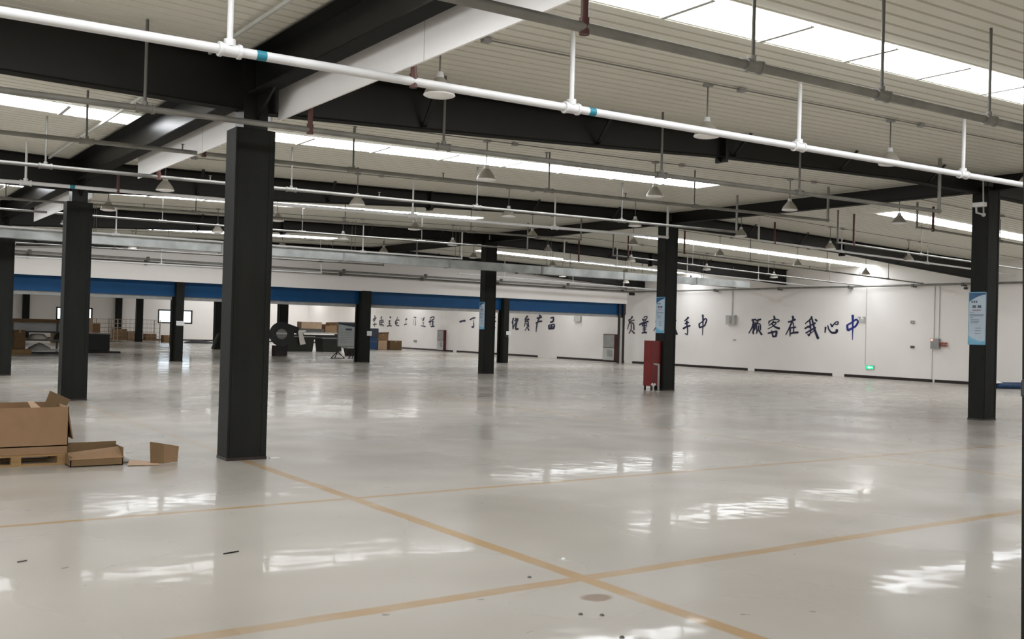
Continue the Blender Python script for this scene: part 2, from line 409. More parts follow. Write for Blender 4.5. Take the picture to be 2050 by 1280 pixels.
# ---------------- valley beams, white fascia, ridge beams
BAY = [(YB, Y1), (Y1, Y2), (Y2, Y3), (Y3, Y4 - .5)]
BN = ['nearest', 'second', 'third', 'last']
for i, (a, b) in enumerate(BAY):
    a2, b2 = a + (.16 if i else 0), b - .16
    r = thing('valley_beam', (X1, a2, 0), ['dark valley beam rising to the upper edge from the nearest big column', 'dark valley beam with a bright sheen between the first two left columns', 'dark valley beam between the second and third left columns', 'dark valley beam beyond the third left column'][i], 'beam', 'valley beams')
    MB().box(X1 - .02, X1 + .02, a2, b2, 4.43, 4.88).build('web', 'beam', r)
    MB().box(X1 - .11, X1 + .11, a2, b2, 4.415, 4.435).build('bottom_flange', 'flange', r)
    MB().box(X1 - .11, X1 + .11, a2, b2, 4.85, 4.87).build('top_flange', 'flange', r)
    MB().box(X1 - .24, X1 + .02, a2, b2, 4.820, 4.834).build('edge_flashing', 'beam', r)
    MB().prism([(X1, b2, 4.42), (X1, b2 - .55, 4.42), (X1, b2, 4.12)], (.03, 0, 0)).build('haunch', 'beam', r)
    r = thing('ridge_beam', (X2, a2, 0), ['dark ridge beam from the poster column towards the upper right', 'dark ridge beam between the poster column and the red-cabinet column', 'dark ridge beam beyond the red-cabinet column', 'dark ridge beam just before the partition'][i], 'beam', 'ridge beams')
    MB().box(X2 - .02, X2 + .02, a2, b2, 4.93, 5.24).build('web', 'beam', r)
    MB().box(X2 - .12, X2 + .12, a2, b2, 4.915, 4.935).build('bottom_flange', 'flange', r)
for i, (a, b) in enumerate([(YB, Y1 - .1), (Y1 + .15, 18.33), (Y2 + .15, 28.6), (Y3 + .15, 38.2)]):
    r = thing('fascia_panel', (X1 + .3, a, 0), ['large white fascia panel sloping to the top edge from the nearest big column', 'white fascia panel behind the nearest big column, above the white pipe', 'small white fascia panel high at left behind the second column', 'farthest white fascia panel along the left column row'][i], 'panel', 'white fascia panels')
    k = 0; y = b
    MB().box(X1 + .30, X1 + .325, a, b, 4.155, 4.832).build('panel', 'fascia', r)
    while y > a + 1:
        y -= 3.6
        if y > a: MB().box(X1 + .297, X1 + .30, y - .004, y + .004, 4.155, 4.832).build('seam', 'palegrey', r)

# ---------------- ceiling edge trim along valley, white line left of valley beam
for i, (a, b) in enumerate(BAY):
    tag(MB().box(X1 - .62, X1 - .59, a + .2, b - .2, 4.79, 4.83).build('edge_conduit', 'palegrey'),
        ['thin pale conduit along the valley beam above the nearest big column', 'thin pale conduit beside the valley beam crossing the left skylight', 'thin pale conduit beside the third valley beam', 'thin pale conduit beside the last valley beam'][i], 'conduit', 'valley conduits')

# ================================================================== SKYLIGHTS
def skylight(x0, x1, y0, y1, label, ribs=True):
    r = thing('skylight', (x0, y0, 0), label, 'skylight', 'roof skylight strips')
    def z(x): return ceil_z(min(max(x, x0 + 1e-4), x1 - 1e-4)) - .008
    MB().add([(x0, y0, z(x0)), (x1, y0, z(x1)), (x1, y1, z(x1)), (x0, y1, z(x0))], [(0, 3, 2, 1)]).build('sheet', 'sky', r)
    x = x0 + .75
    while x < x1 - .2:
        MB().box(x - .028, x + .028, y0, y1, z(x) - .022, z(x) - .006).build('sheet_joint', 'palegrey', r); x += 1.48
    return r
SY = [(6.85, 7.57), (16.30, 17.05), (26.35, 27.15), (36.95, 37.7)]
for i, (a, b) in enumerate(SY):
    skylight(XL + 1, X1 - .15, a, b, ['bright skylight strip of the left span, before the nearest rafter', 'bright skylight strip at the left edge behind the nearest rafter', 'skylight strip of the left span, third bay', 'skylight strip of the left span, last bay'][i])
    skylight(X1 + .5, X2 - 3.5, a, b, ['large bright skylight strip crossing the upper right corner', 'bright skylight strip of the middle span behind the nearest rafter', 'bright skylight strip of the middle span behind the second rafter', 'short bright skylight strip of the middle span before the partition'][i])
    skylight(X2 + 3.5, XW - .05, a, b, ['skylight strip of the right span outside the right edge', 'bright skylight strip passing behind the poster column', 'long skylight strip meeting the right wall above the slogan', 'thin skylight strip left of the red-cabinet column, last bay'][i])
skylight(XL + 1, X1 - .15, -3.0, -2.3, 'skylight strip of the left span behind the camera')
skylight(X1 + .5, X2 - 3.5, -3.0, -2.3, 'skylight strip of the middle span behind the camera')
skylight(X2 + 3.5, XW - .05, -3.0, -2.3, 'skylight strip of the right span behind the camera')
for k, yy in enumerate([46.5, 56.5, 66.0, 75.5, 84.0]):
    skylight(X2 + 4, XW - .05, yy, yy + .7, 'skylight strip of the far hall, right span, %s bay' % ORD[k])
    if k in (1, 3): skylight(X1 + .5, X2 - 4, yy, yy + .6, 'skylight strip of the far hall, middle span, %s bay' % ORD[k])

# ================================================================== PIPES
def pipe_line(y, za, zb, xa, xb, r, mt, label, hangers=(), end=None, start=None, feed=None, rodm=None, rr=.012, tape=(), heads=(), group='sprinkler pipes under the roof'):
    def z(x): return za + (zb - za) * (x - xa) / (xb - xa)
    t = thing('sprinkler_pipe', (xa, y, z(xa)), label, 'pipe', group)
    MB().cyl((xa, y, z(xa)), (xb, y, z(xb)), r, 12).build('pipe_run', mt, t)
    for x in hangers:
        MB().cyl((x, y, z(x)), (x, y, ceil_z(x) - .012), rr, 8).build('hanger_rod', rodm or 'rod', t)
        c = MB(); d = Vector((1, 0, (zb - za) / (xb - xa))).normalized()
        p = Vector((x, y, z(x)))
        c.cyl(p - d * .09, p + d * .09, r * 1.28, 12); c.cyl(p + Vector((0, 0, r * .8)), p + Vector((0, 0, r * 2.2)), rr * 1.9, 8)
        c.cyl(p - d * .10, p - d * .07, r * 1.5, 12); c.cyl(p + d * .07, p + d * .10, r * 1.5, 12)
        c.build('tee_fitting', mt, t)
    for x in tape:
        MB().cyl((x - .045, y, z(x - .045)), (x + .045, y, z(x + .045)), r * 1.04, 12).build('teal_band', 'teal', t)
    for x in heads:
        hd = MB(); p = Vector((x, y, z(x)))
        hd.cyl(p + Vector((0, 0, r)), p + Vector((0, 0, r + .07)), .012, 8); hd.cyl(p + Vector((0, 0, r + .07)), p + Vector((0, 0, r + .078)), .028, 10)
        hd.build('sprinkler_head', 'rod', t)
    for e, nm in ((end, xb), (start, xa)):
        if e:
            MB().tube([(nm, y, z(nm)), (nm, y, min(e, ceil_z(nm) - .012))], r * .95, 10).build('riser', mt, t)
            MB().ball((nm, y, z(nm)), r * 1.35, 12).build('elbow_fitting', mt, t)
    if feed:
        fx, ft = feed
        f = MB(); f.cyl((fx, y, z(fx) + r * .6), (fx, y, ft), .03, 10); f.cyl((fx, y, z(fx) - r - .015), (fx, y, z(fx) + r + .03), .04, 10)
        f.build('red_feed_pipe', 'rust', t)
    return t
Z = ceil_z
pipe_line(5.8, 3.86, 4.12, 1.5, 17.0, .040, 'galv', 'nearest grey pipe, slanting from top centre to the right edge', (2.9, 6.45, 8.24, 10.1, 14.1), feed=(4.62, 4.55), rr=.016)
pipe_line(8.5, 3.78, 4.235, -11, 17.6, .043, 'whitepipe', 'long white pipe crossing the whole upper photo in front of the nearest column', (-8, -4.5, -1, 2.87, 6.62, 10.35, 14.12), end=99, feed=(4.68, 4.6), rodm='whitepipe', rr=.028, tape=(3.15, 6.9))
pipe_line(11.05, 3.70, 4.15, -11, 17.57, .034, 'galv', 'grey pipe crossing the nearest big column just below its head', (-8, -4.5, -1, 2.83, 6.55, 10.35, 13.5), end=99, feed=(4.72, 4.45), rr=.018, heads=(5.3, 8.2))
pipe_line(15.0, 3.92, 4.42, -11, 19.36, .032, 'galv', 'first grey pipe behind the nearest rafter of the middle span', (-8, -4.5, -1, 3.06, 7.18, 11.2, 15.0), end=995, feed=(4.72, 4.45), rr=.016, heads=(4.4, 8.9, 13.1))
pipe_line(17.4, 3.90, 4.27, -11, 18.9, .032, 'galv', 'second grey pipe behind the nearest rafter, under the skylight', (-8, -4.5, -1, 2.95, 7.1, 11.15, 15.1), end=995, feed=(4.72, 4.45), rr=.016, heads=(5.6, 8.9))
pipe_line(20.2, 3.93, 4.33, -11, 19.2, .036, 'whitepipe', 'white pipe before the second rafter, ending in an elbow at the red-cabinet column', (-8, -4.5, -1, 3.1, 7.2, 11.2, 15.3), end=995, feed=(4.72, 4.45), rodm='whitepipe', rr=.022, tape=(3.9,))
pipe_line(24.0, 3.95, 4.49, -11, 19.2, .028, 'galv', 'first grey pipe behind the second rafter of the middle span', (-8, -4.5, -1, 3.3, 7.4, 11.3, 15.2), end=995, feed=(4.72, 4.45), heads=(6.2, 10.1))
pipe_line(26.8, 4.16, 4.33, -11, 19.2, .028, 'galv', 'second grey pipe behind the second rafter of the middle span', (-8, -4.5, -1, 3.3, 7.4, 11.3, 15.2), end=995, feed=(4.72, 4.45))
pipe_line(29.6, 3.99, 4.10, -11, 18.4, .030, 'whitepipe', 'white pipe running along the top of the galvanised tray', (-8, -4.5, -1, 3.3, 6.9, 10.9, 14.6), end=995, rodm='whitepipe', rr=.020)
pipe_line(34.2, 4.03, 4.16, -11, 19.2, .028, 'galv', 'first grey pipe beyond the galvanised tray, middle span', (-4, 0, 4.5, 8.6, 12.6, 16.4), end=99)
pipe_line(37.0, 4.05, 4.20, -11, 19.2, .028, 'galv', 'second grey pipe beyond the galvanised tray, middle span', (-4, 0, 4.5, 8.6, 12.6, 16.4), end=99)
pipe_line(39.8, 3.76, 3.88, -11, 17.7, .030, 'whitepipe', 'white pipe in front of the white partition panel, ending left of centre', (-4, 0, 5.0, 11.0, 14.9), end=4.25, rodm='whitepipe', rr=.018)
# right-hand slope
RG = 'sprinkler pipes of the right span'
pipe_line(11.05, 4.42, 4.02, 22.9, XW - .25, .034, 'galv', 'grey pipe right of the poster column near the right edge', (26.5, 30.5, 34.5), start=99, rr=.014, group=RG)
pipe_line(15.0, 4.55, 4.30, 22.9, XW - .25, .028, 'galv', 'short grey pipe meeting the poster column with a brown feed pipe', (26.8, 30.8, 34.6), start=995, feed=(23.6, 5.14), group=RG)
pipe_line(17.4, 4.30, 4.02, 22.9, XW - .25, .028, 'galv', 'dark thin pipe with brown feed above the right-hand rafter', (26.8, 30.8, 34.6), start=995, feed=(23.6, 5.14), group=RG)
pipe_line(20.2, 4.52, 4.27, 22.9, XW - .25, .032, 'whitepipe', 'white pipe along the right-hand rafter towards the poster column', (26.8, 31.5, 34.9), start=99, feed=(23.6, 5.12), rodm='whitepipe', rr=.018, group=RG)
pipe_line(24.0, 4.40, 4.02, 22.9, XW - .25, .026, 'galv', 'first dark thin pipe behind the right-hand rafter', (26.8, 31, 34.8), start=99, feed=(23.6, 5.12), heads=(30, 33), group=RG)
pipe_line(26.8, 4.38, 3.98, 22.9, XW - .25, .026, 'galv', 'second dark thin pipe behind the right-hand rafter', (26.8, 31, 34.8), start=99, feed=(23.6, 5.12), heads=(29, 33), group=RG)
pipe_line(29.6, 4.36, 4.05, 22.9, XW - .25, .030, 'whitepipe', 'white pipe slanting behind the red-cabinet column to the right wall', (25.5, 29.3, 33.6), start=99, feed=(23.6, 5.12), rodm='whitepipe', rr=.018, group=RG)
pipe_line(34.2, 4.36, 4.05, 22.9, XW - .25, .026, 'galv', 'dark thin pipe over the right end of the galvanised tray', (26.8, 31, 34.8), start=99, group=RG)
pipe_line(39.8, 4.24, 4.06, 24.6, XW - .25, .030, 'whitepipe', 'white pipe over the blue shutters right of centre', (27.2, 31.4, 34.8), rodm='whitepipe', rr=.018, group=RG)
# mains along the wall
for yy, zz, lab in [(Y4 - .75, 4.12, 'grey main pipe along the top of the white partition panel'), (Y4 - .42, 4.00, 'dark lower main pipe along the top of the partition panel')]:
    t = thing('main_pipe', (0, yy, zz), lab, 'pipe', 'main pipes along the partition')
    MB().cyl((-11, yy, zz), (36.6, yy, zz - .08), .045, 12).build('pipe_run', 'galv', t)
    for x in (2, 6.5, 10.8, 15, 19.3, 23.5, 27.8, 32, 36): MB().box(x - .05, x + .05, yy - .07, yy + .07, zz - .12, zz + .06).build('clamp', 'rod', t)
t = thing('main_pipe', (XW - .2, 5, 3.98), 'dark main pipe along the top of the right wall above the slogans', 'pipe')
MB().cyl((XW - .2, YB + .5, 3.97), (XW - .2, Y4 + .2, 3.97), .045, 12).build('pipe_run', 'galv', t)
for y in (14, 18, 22.3, 24.5, 27.6, 31.5, 35.6, 39.5): MB().box(XW - .27, XW, y - .05, y + .05, 3.88, 4.02).build('clamp', 'rod', t)

# galvanised tray / duct before the third rafter
t = thing('cable_tray', (-4, 29.9, 3.77), 'wide galvanised cable tray running across the hall above the blue beam', 'cable tray')
MB().box(-11, 33.2, 29.72, 30.05, 3.77, 4.05).build('tray_body', 'duct', t)
for k, x in enumerate([-6, -2, 2, 6, 10, 14, 18, 22, 26, 30]):
    MB().box(x - .03, x + .03, 29.70, 30.07, 3.75, 4.06).build('joint_band', 'grey', t)
    for yy in (29.76, 30.02): MB().cyl((x + .4, yy, 4.0), (x + .4, yy, ceil_z(x + .4)), .008, 6).build('hanger_rod', 'rod', t)

# ================================================================== PENDANT LAMPS
LX = [5.5, 9.6, 13.6, 17.65, 21.7, 25.7, 29.8, 33.9]; LY = [9.4, 14.7, 19.8, 24.4, 29.0, 34.0, 38.6]
def lamp_shape(proto_loc, label):
    x, y, z = proto_loc   # z = rim height
    r = thing('pendant_lamp', proto_loc, label, 'lamp', 'conical pendant lamps')
    R0 = .172
    MB().lathe((x, y, z), [(R0, .0), (R0 * .97, .02), (R0 * .80, .075), (R0 * .58, .125), (R0 * .40, .165), (R0 * .30, .185)], 24).build('shade', 'shade', r)
    MB().lathe((x, y, z), [(R0, .004), (R0 * 1.02, -.004), (R0 * .95, -.012), (R0 * .6, -.024), (R0 * .25, -.03), (.001, -.031)], 24).build('diffuser', 'rim', r)
    MB().cyl((x, y, z + .18), (x, y, z + .25), .05, 14, .038).build('lamp_cap', 'whitepipe', r)
    MB().cyl((x, y, z + .25), (x, y, z + .70), .009, 8).build('stem', 'rod', r)
    MB().box(x - .05, x + .05, y - .05, y + .05, z + .655, z + .70).build('ceiling_box', 'grey', r)
    return r
proto = None
for j, y in enumerate(LY):
    vis = [x for x in LX if -30 < proj((x, y, ceil_z(x) - .7))[0] < 2075]
    for i, x in enumerate(vis):
        lab = 'conical pendant lamp, %s from left in the %s lamp row from the camera' % (ORD[i], ORD[j])
        loc = Vector((x, y, ceil_z(x) - .69))
        if proto is None: proto = lamp_shape(loc, lab)
        else:
            o = proto.copy(); o.location = loc; o['label'] = lab; COL.objects.link(o)
            for ch in proto.children:
                c = ch.copy(); COL.objects.link(c); c.parent = o
# ceiling conduits that feed the lamps
for j, y in enumerate(LY):
    for (xa, xb, side) in ((X1 + .5, X2 - .2, 'middle'), (X2 + .2, XW - .1, 'right')):
        t = thing('lamp_conduit', (xa, y - .12, 0), 'thin grey lamp conduit on the %s span ceiling, %s lamp row' % (side, ORD[j]), 'conduit', 'lamp conduits on the ceiling')
        MB().cyl((xa, y - .12, ceil_z(xa + .01) - .03), (xb, y - .12, ceil_z(xb - .01) - .03), .009, 6).build('conduit_run', 'galv', t)
        x = xa + 1.2
        while x < xb: MB().box(x - .05, x + .05, y - .16, y - .08, ceil_z(x) - .06, ceil_z(x) - .01).build('junction_box', 'grey', t); x += 4.1

# ================================================================== ROLLER SHUTTERS (blue)
OP = [(XL + 8, 3.9, 'far left'), (4.6, 12.06, 'left'), (12.42, 20.38, 'centre left'), (20.92, 28.28, 'centre right'), (28.64, 36.42, 'right')]
for (a, b, nm) in OP:
    lab = {'far left': 'rolled-up blue shutter beyond the left edge', 'left': 'rolled-up blue shutter at the far left of the partition', 'centre left': 'rolled-up blue shutter crossing behind the nearest big column',
           'centre right': 'rolled-up blue shutter between the easel column and the slim notice column', 'right': 'rolled-up blue shutter at the right end beside the wall corner'}[nm]
    t = thing('roller_shutter', (a, Y4, 0), lab, 'shutter', 'rolled-up blue shutters')
    MB().box(a - .2, b + .2, Y4 - .05, Y4 + .25, 2.67, 3.27).build('shutter_box', 'blue', t)
    MB().box(a - .1, b + .1, Y4 + .02, Y4 + .08, 2.52, 2.67).build('bottom_bar', 'grey', t)
    for x in (a, b): MB().box(x - .06, x + .06, Y4 - .02, Y4 + .1, 0, 2.66).build('guide_rail', 'beam', t)
t = thing('door_post', (36.1, Y4, 0), 'dark double post at the right end of the partition beside the slogan', 'post')
MB().box(36.02, 36.12, Y4 - .18, Y4 - .09, 0, 3.25).build('post_rail', 'base', t)
MB().box(36.34, 36.45, Y4 - .18, Y4 - .09, 0, 3.25).build('post_rail', 'base', t)
MB().box(36.12, 36.34, Y4 - .12, Y4 - .09, 0, 2.5).build('cover_plate', 'palegrey', t)

# ================================================================== WALL LETTERING
def catmull(P, k=5):
    if len(P) < 3: return P
    Q = [P[0]] + P + [P[-1]]; out = []
    for i in range(1, len(Q) - 2):
        p0, p1, p2, p3 = Q[i - 1], Q[i], Q[i + 1], Q[i + 2]
        for s in range(k):
            t = s / k
            out.append(tuple(.5 * ((2 * p1[c]) + (-p0[c] + p2[c]) * t + (2 * p0[c] - 5 * p1[c] + 4 * p2[c] - p3[c]) * t * t + (-p0[c] + 3 * p1[c] - 3 * p2[c] + p3[c]) * t ** 3) for c in (0, 1)))
    out.append(P[-1]); return out
class Sheet:
    def __init__(s, ox, oy, sc): s.o = (ox, oy); s.sc = sc
    def px(s, p): return (s.o[0] + p[0] / s.sc, s.o[1] + p[1] / s.sc)
def character(sheet, strokes, mt, parent, mapf=None):
    mb = MB(); n = 0
    for st in strokes:
        pts, w0, w1 = st
        if mapf: pts = [mapf(q) for q in pts]
        P = catmull(list(pts)); L_ = []; R_ = []
        N_ = len(P)
        for i, q in enumerate(P):
            a = P[max(0, i - 1)]; b = P[min(N_ - 1, i + 1)]
            dx, dy = b[0] - a[0], b[1] - a[1]; l = math.hypot(dx, dy) or 1
            t = i / max(1, N_ - 1); wd = 1.32 * (w0 + (w1 - w0) * t) / 2 * (1.0 - .25 * math.sin(math.pi * t) if w0 == w1 else 1.0)
            nx, ny = -dy / l * wd, dx / l * wd
            L_.append((q[0] + nx, q[1] + ny)); R_.append((q[0] - nx, q[1] - ny))
        def cap(c, e, sgn):
            return (c[0] + (c[0] - e[0]) / (math.hypot(c[0] - e[0], c[1] - e[1]) or 1) * sgn, c[1] + (c[1] - e[1]) / (math.hypot(c[0] - e[0], c[1] - e[1]) or 1) * sgn)
        A = cap(P[0], P[1], w0 * .35); B = cap(P[-1], P[-2], w1 * .45)
        X = XW - .012 - .0006 * n; n += 1
        def wp(q): u = sheet.px(q); return onX(u[0], u[1], X)
        V = [wp(q) for q in L_] + [wp(q) for q in R_] + [wp(A), wp(B)]
        Fc = [(i, i + 1, N_ + i + 1, N_ + i) for i in range(N_ - 1)] + [(0, N_, 2 * N_), (N_ - 1, 2 * N_ + 1, 2 * N_ - 1)]
        mb.add(V, Fc)
    return mb.build('character', mt, parent)
G2 = Sheet(1490, 620, 8.2)
C_GU = [([(120, 178), (155, 168), (190, 160)], 16, 18), ([(132, 165), (150, 215), (120, 310), (72, 390)], 30, 10), ([(150, 232), (198, 215)], 14, 14), ([(165, 240), (175, 310), (140, 365), (152, 405)], 20, 14),
        ([(195, 225), (165, 300)], 14, 12), ([(150, 260), (148, 400)], 20, 16), ([(190, 185), (230, 172), (270, 160)], 20, 22), ([(228, 190), (200, 235)], 16, 14), ([(196, 240), (205, 330), (205, 385)], 17, 12),
        ([(200, 238), (255, 240), (265, 335)], 15, 17), ([(232, 262), (230, 330), (192, 402)], 15, 10), ([(242, 340), (262, 380), (285, 412)], 18, 24)]
C_KE = [([(485, 105), (500, 150)], 18, 26), ([(412, 188), (400, 232)], 20, 14), ([(420, 190), (480, 165), (560, 166), (572, 184), (545, 205)], 16, 16), ([(480, 190), (450, 230), (402, 260)], 18, 10),
        ([(455, 222), (520, 207), (508, 240), (450, 285), (387, 320)], 18, 10), ([(455, 240), (510, 288), (575, 312)], 18, 30), ([(388, 392), (450, 376), (532, 356)], 20, 24), ([(450, 348), (470, 442)], 20, 20),
        ([(530, 360), (520, 440)], 26, 22), ([(465, 446), (520, 436)], 22, 24)]
C_ZAI = [([(720, 207), (780, 190), (835, 163)], 20, 26), ([(792, 110), (800, 150), (770, 230), (730, 320), (680, 415)], 28, 12), ([(752, 290), (750, 440)], 24, 12), ([(770, 302), (842, 290)], 18, 22),
         ([(800, 215), (810, 290), (806, 378)], 18, 18), ([(755, 397), (810, 381), (880, 375)], 18, 28)]
C_WO = [([(1110, 122), (1080, 165), (1030, 205), (1000, 235)], 24, 10), ([(995, 312), (1080, 265), (1165, 222)], 24, 24), ([(1075, 190), (1086, 270), (1090, 350), (1062, 435), (1040, 402)], 20, 12),
        ([(1008, 388), (1090, 340), (1165, 300)], 18, 24), ([(1100, 110), (1120, 190), (1148, 300), (1180, 400), (1212, 475)], 16, 34), ([(1172, 290), (1130, 360), (1040, 420)], 14, 10), ([(1165, 163), (1190, 187)], 22, 26),
        ([(1030, 275), (1085, 300)], 16, 20)]
C_XIN = [([(1335, 288), (1325, 380)], 24, 14), ([(1370, 260), (1390, 330), (1440, 380), (1508, 374), (1520, 332)], 14, 36), ([(1415, 235), (1445, 282)], 18, 26), ([(1445, 272), (1500, 210), (1540, 206), (1530, 245), (1490, 240)], 16, 14)]
C_ZHONG = [([(1780, 95), (1780, 250), (1775, 500)], 34, 8), ([(1690, 250), (1692, 300), (1702, 342)], 26, 30), ([(1695, 252), (1760, 215), (1830, 167), (1865, 190), (1850, 240), (1815, 285)], 20, 24), ([(1700, 342), (1760, 312), (1817, 280)], 28, 24)]
t = thing('wall_lettering', (XW, 30, 2), 'dark blue brush slogan 顾客在我心中 on the right wall', 'lettering', 'wall slogans')
for c, mt in ((C_GU, 'ink'), (C_KE, 'ink'), (C_ZAI, 'ink'), (C_WO, 'ink'), (C_XIN, 'ink'), (C_ZHONG, 'inkblue')): character(G2, c, mt, t)
G1 = Sheet(1240, 620, 10.25)
C_ZHI = [([(265, 140), (240, 190), (188, 215)], 28, 16), ([(187, 210), (205, 270), (180, 340), (165, 410)], 18, 10), ([(200, 245), (305, 217)], 16, 20), ([(255, 220), (210, 282)], 18, 14), ([(215, 280), (285, 285), (296, 420)], 20, 22),
         ([(242, 310), (240, 400), (195, 490)], 20, 14), ([(250, 430), (305, 490)], 18, 28), ([(205, 255), (270, 290)], 18, 18)]
C_LIANG = [([(500, 165), (548, 137), (570, 157), (545, 207)], 18, 18), ([(475, 190), (495, 240)], 18, 18), ([(490, 205), (540, 200)], 14, 14), ([(495, 236), (542, 226)], 16, 16), ([(410, 315), (470, 280), (592, 245)], 26, 22),
           ([(465, 300), (485, 352)], 18, 16), ([(475, 300), (555, 286), (545, 350)], 16, 16), ([(480, 330), (546, 325)], 12, 12), ([(510, 290), (510, 480)], 18, 18), ([(480, 385), (545, 376)], 16, 16), ([(480, 421), (540, 411)], 16, 16),
           ([(460, 487), (510, 466), (556, 477)], 20, 28)]
C_SHOU = [([(1415, 160), (1385, 195), (1335, 235)], 32, 16), ([(1345, 292), (1425, 263)], 22, 20), ([(1396, 236), (1362, 292)], 20, 18), ([(1307, 392), (1360, 362), (1450, 330)], 28, 26), ([(1375, 240), (1388, 330), (1400, 420), (1390, 510), (1345, 487)], 24, 14)]
C_ZHONG1 = [([(1710, 110), (1715, 250), (1705, 525)], 32, 10), ([(1637, 290), (1638, 330), (1648, 372)], 24, 26), ([(1640, 292), (1700, 250), (1760, 187), (1790, 215), (1768, 280), (1752, 330)], 18, 22), ([(1645, 372), (1700, 352), (1752, 330)], 26, 22)]
t = thing('wall_lettering', (XW, 38, 2), 'dark brush slogan 质量在我手中 partly hidden by the red-cabinet column', 'lettering', 'wall slogans')
character(G1, C_ZHI, 'inkgrey', t); character(G1, C_LIANG, 'ink', t)
character(G1, C_ZAI, 'ink', t, lambda q: (700 + (q[0] - 675) * .95, 160 + (q[1] - 105) * .9))
character(G1, C_WO, 'ink', t, lambda q: (985 + (q[0] - 990) * .88, 150 + (q[1] - 105) * .97))
character(G1, C_SHOU, 'ink', t); character(G1, C_ZHONG1, 'ink', t)
G4 = Sheet(900, 610, 8.913)
t = thing('wall_lettering', (XW, 55, 2), 'dark brush slogan ending 优质产品 on the far right wall under the blue beam', 'lettering', 'wall slogans')
character(G4, [([(185, 310), (230, 293), (275, 288)], 30, 30), ([(190, 318), (215, 292)], 16, 12), ([(262, 275), (276, 300)], 14, 18)], 'ink', t)
character(G4, [([(365, 272), (410, 245), (456, 238)], 20, 18), ([(418, 260), (430, 330), (426, 400), (400, 398)], 3, 26)], 'ink', t)
character(G4, [([(740, 250), (820, 232)], 18, 16), ([(760, 240), (770, 330), (740, 420)], 18, 12), ([(750, 310), (826, 300)], 18, 18), ([(740, 425), (812, 412)], 18, 20)], 'ink', t)
character(G4, [([(1140, 240), (1115, 332)], 20, 16), ([(1128, 300), (1130, 440)], 18, 14), ([(1160, 292), (1222, 250)], 20, 18), ([(1180, 240), (1186, 310), (1140, 400), (1130, 436)], 18, 12), ([(1200, 310), (1180, 400), (1186, 440), (1222, 433)], 18, 28), ([(1216, 250), (1214, 302)], 16, 14)], 'ink', t)
character(G4, [([(1392, 205), (1350, 250)], 26, 14), ([(1350, 262), (1416, 264)], 16, 24), ([(1345, 260), (1350, 310), (1335, 392)], 16, 10), ([(1350, 302), (1400, 290)], 22, 20), ([(1400, 302), (1411, 402)], 16, 14), ([(1376, 332), (1385, 392), (1345, 466)], 14, 10), ([(1390, 410), (1416, 462)], 14, 18)], 'ink', t)
character(G4, [([(1600, 190), (1635, 222)], 24, 26), ([(1560, 247), (1640, 225)], 26, 24), ([(1602, 250), (1570, 292)], 18, 14), ([(1543, 337), (1590, 305), (1646, 298)], 26, 22), ([(1562, 340), (1548, 420), (1542, 492)], 20, 8)], 'ink', t)
character(G4, [([(1800, 247), (1850, 230), (1845, 300), (1800, 317)], 18, 26), ([(1766, 375), (1770, 436)], 18, 16), ([(1770, 372), (1866, 356), (1860, 422)], 18, 20), ([(1780, 402), (1850, 395)], 16, 16), ([(1820, 365), (1815, 432)], 16, 16), ([(1770, 432), (1860, 426)], 22, 22)], 'ink', t)
G3 = Sheet(735, 610, 13.667)
t = thing('wall_lettering', (XW, 68, 2), 'faded brush slogan ending 主的工作过程 on the farthest stretch of right wall', 'lettering', 'wall slogans')
for c, mt in (([([(205, 300), (210, 362)], 16, 16), ([(160, 442), (182, 390), (248, 365)], 18, 22), ([(232, 370), (180, 470)], 20, 14), ([(158, 552), (262, 535)], 24, 20), ([(205, 500), (200, 612)], 16, 10)], 'inkgrey'),
              ([([(395, 330), (375, 385)], 26, 20), ([(350, 442), (440, 425)], 20, 22), ([(352, 430), (340, 500), (350, 572)], 20, 16), ([(432, 430), (430, 500)], 20, 18), ([(345, 492), (450, 480)], 20, 20), ([(350, 552), (400, 540), (452, 592)], 26, 22), ([(385, 400), (380, 590)], 18, 18)], 'inkgrey'),
              ([([(625, 330), (640, 367)], 24, 30), ([(590, 462), (630, 445)], 26, 26), ([(608, 430), (605, 560)], 18, 16), ([(590, 527), (630, 515)], 22, 22), ([(548, 602), (605, 575), (666, 590)], 24, 28)], 'ink'),
              ([([(785, 442), (830, 425), (876, 430)], 22, 26), ([(795, 440), (775, 500), (800, 565), (872, 580)], 30, 20), ([(785, 512), (832, 500)], 32, 28), ([(832, 340), (800, 430)], 10, 14)], 'inkgrey'),
              ([([(1050, 422), (1085, 388)], 22, 28), ([(1066, 420), (1052, 525)], 6, 6), ([(1012, 555), (1086, 533)], 24, 20)], 'inkgrey'),
              ([([(1275, 345), (1338, 356)], 16, 22), ([(1322, 380), (1322, 572)], 6, 14), ([(1270, 400), (1262, 560)], 4, 6)], 'inkgrey'),
              ([([(1520, 442), (1552, 378), (1556, 345)], 30, 14), ([(1490, 372), (1478, 400)], 10, 10), ([(1500, 490), (1542, 488), (1530, 560)], 12, 12), ([(1465, 582), (1530, 590), (1588, 607)], 14, 30)], 'inkgrey'),
              ([([(1720, 372), (1782, 340)], 20, 24), ([(1688, 482), (1762, 450)], 32, 28), ([(1722, 400), (1722, 572)], 18, 14), ([(1782, 340), (1826, 335), (1812, 410), (1770, 412)], 24, 24), ([(1780, 472), (1812, 478)], 32, 28), ([(1792, 440), (1790, 590)], 20, 18), ([(1745, 607), (1836, 592)], 28, 26), ([(1768, 542), (1812, 530)], 22, 22)], 'ink')):
    character(G3, c, mt, t)

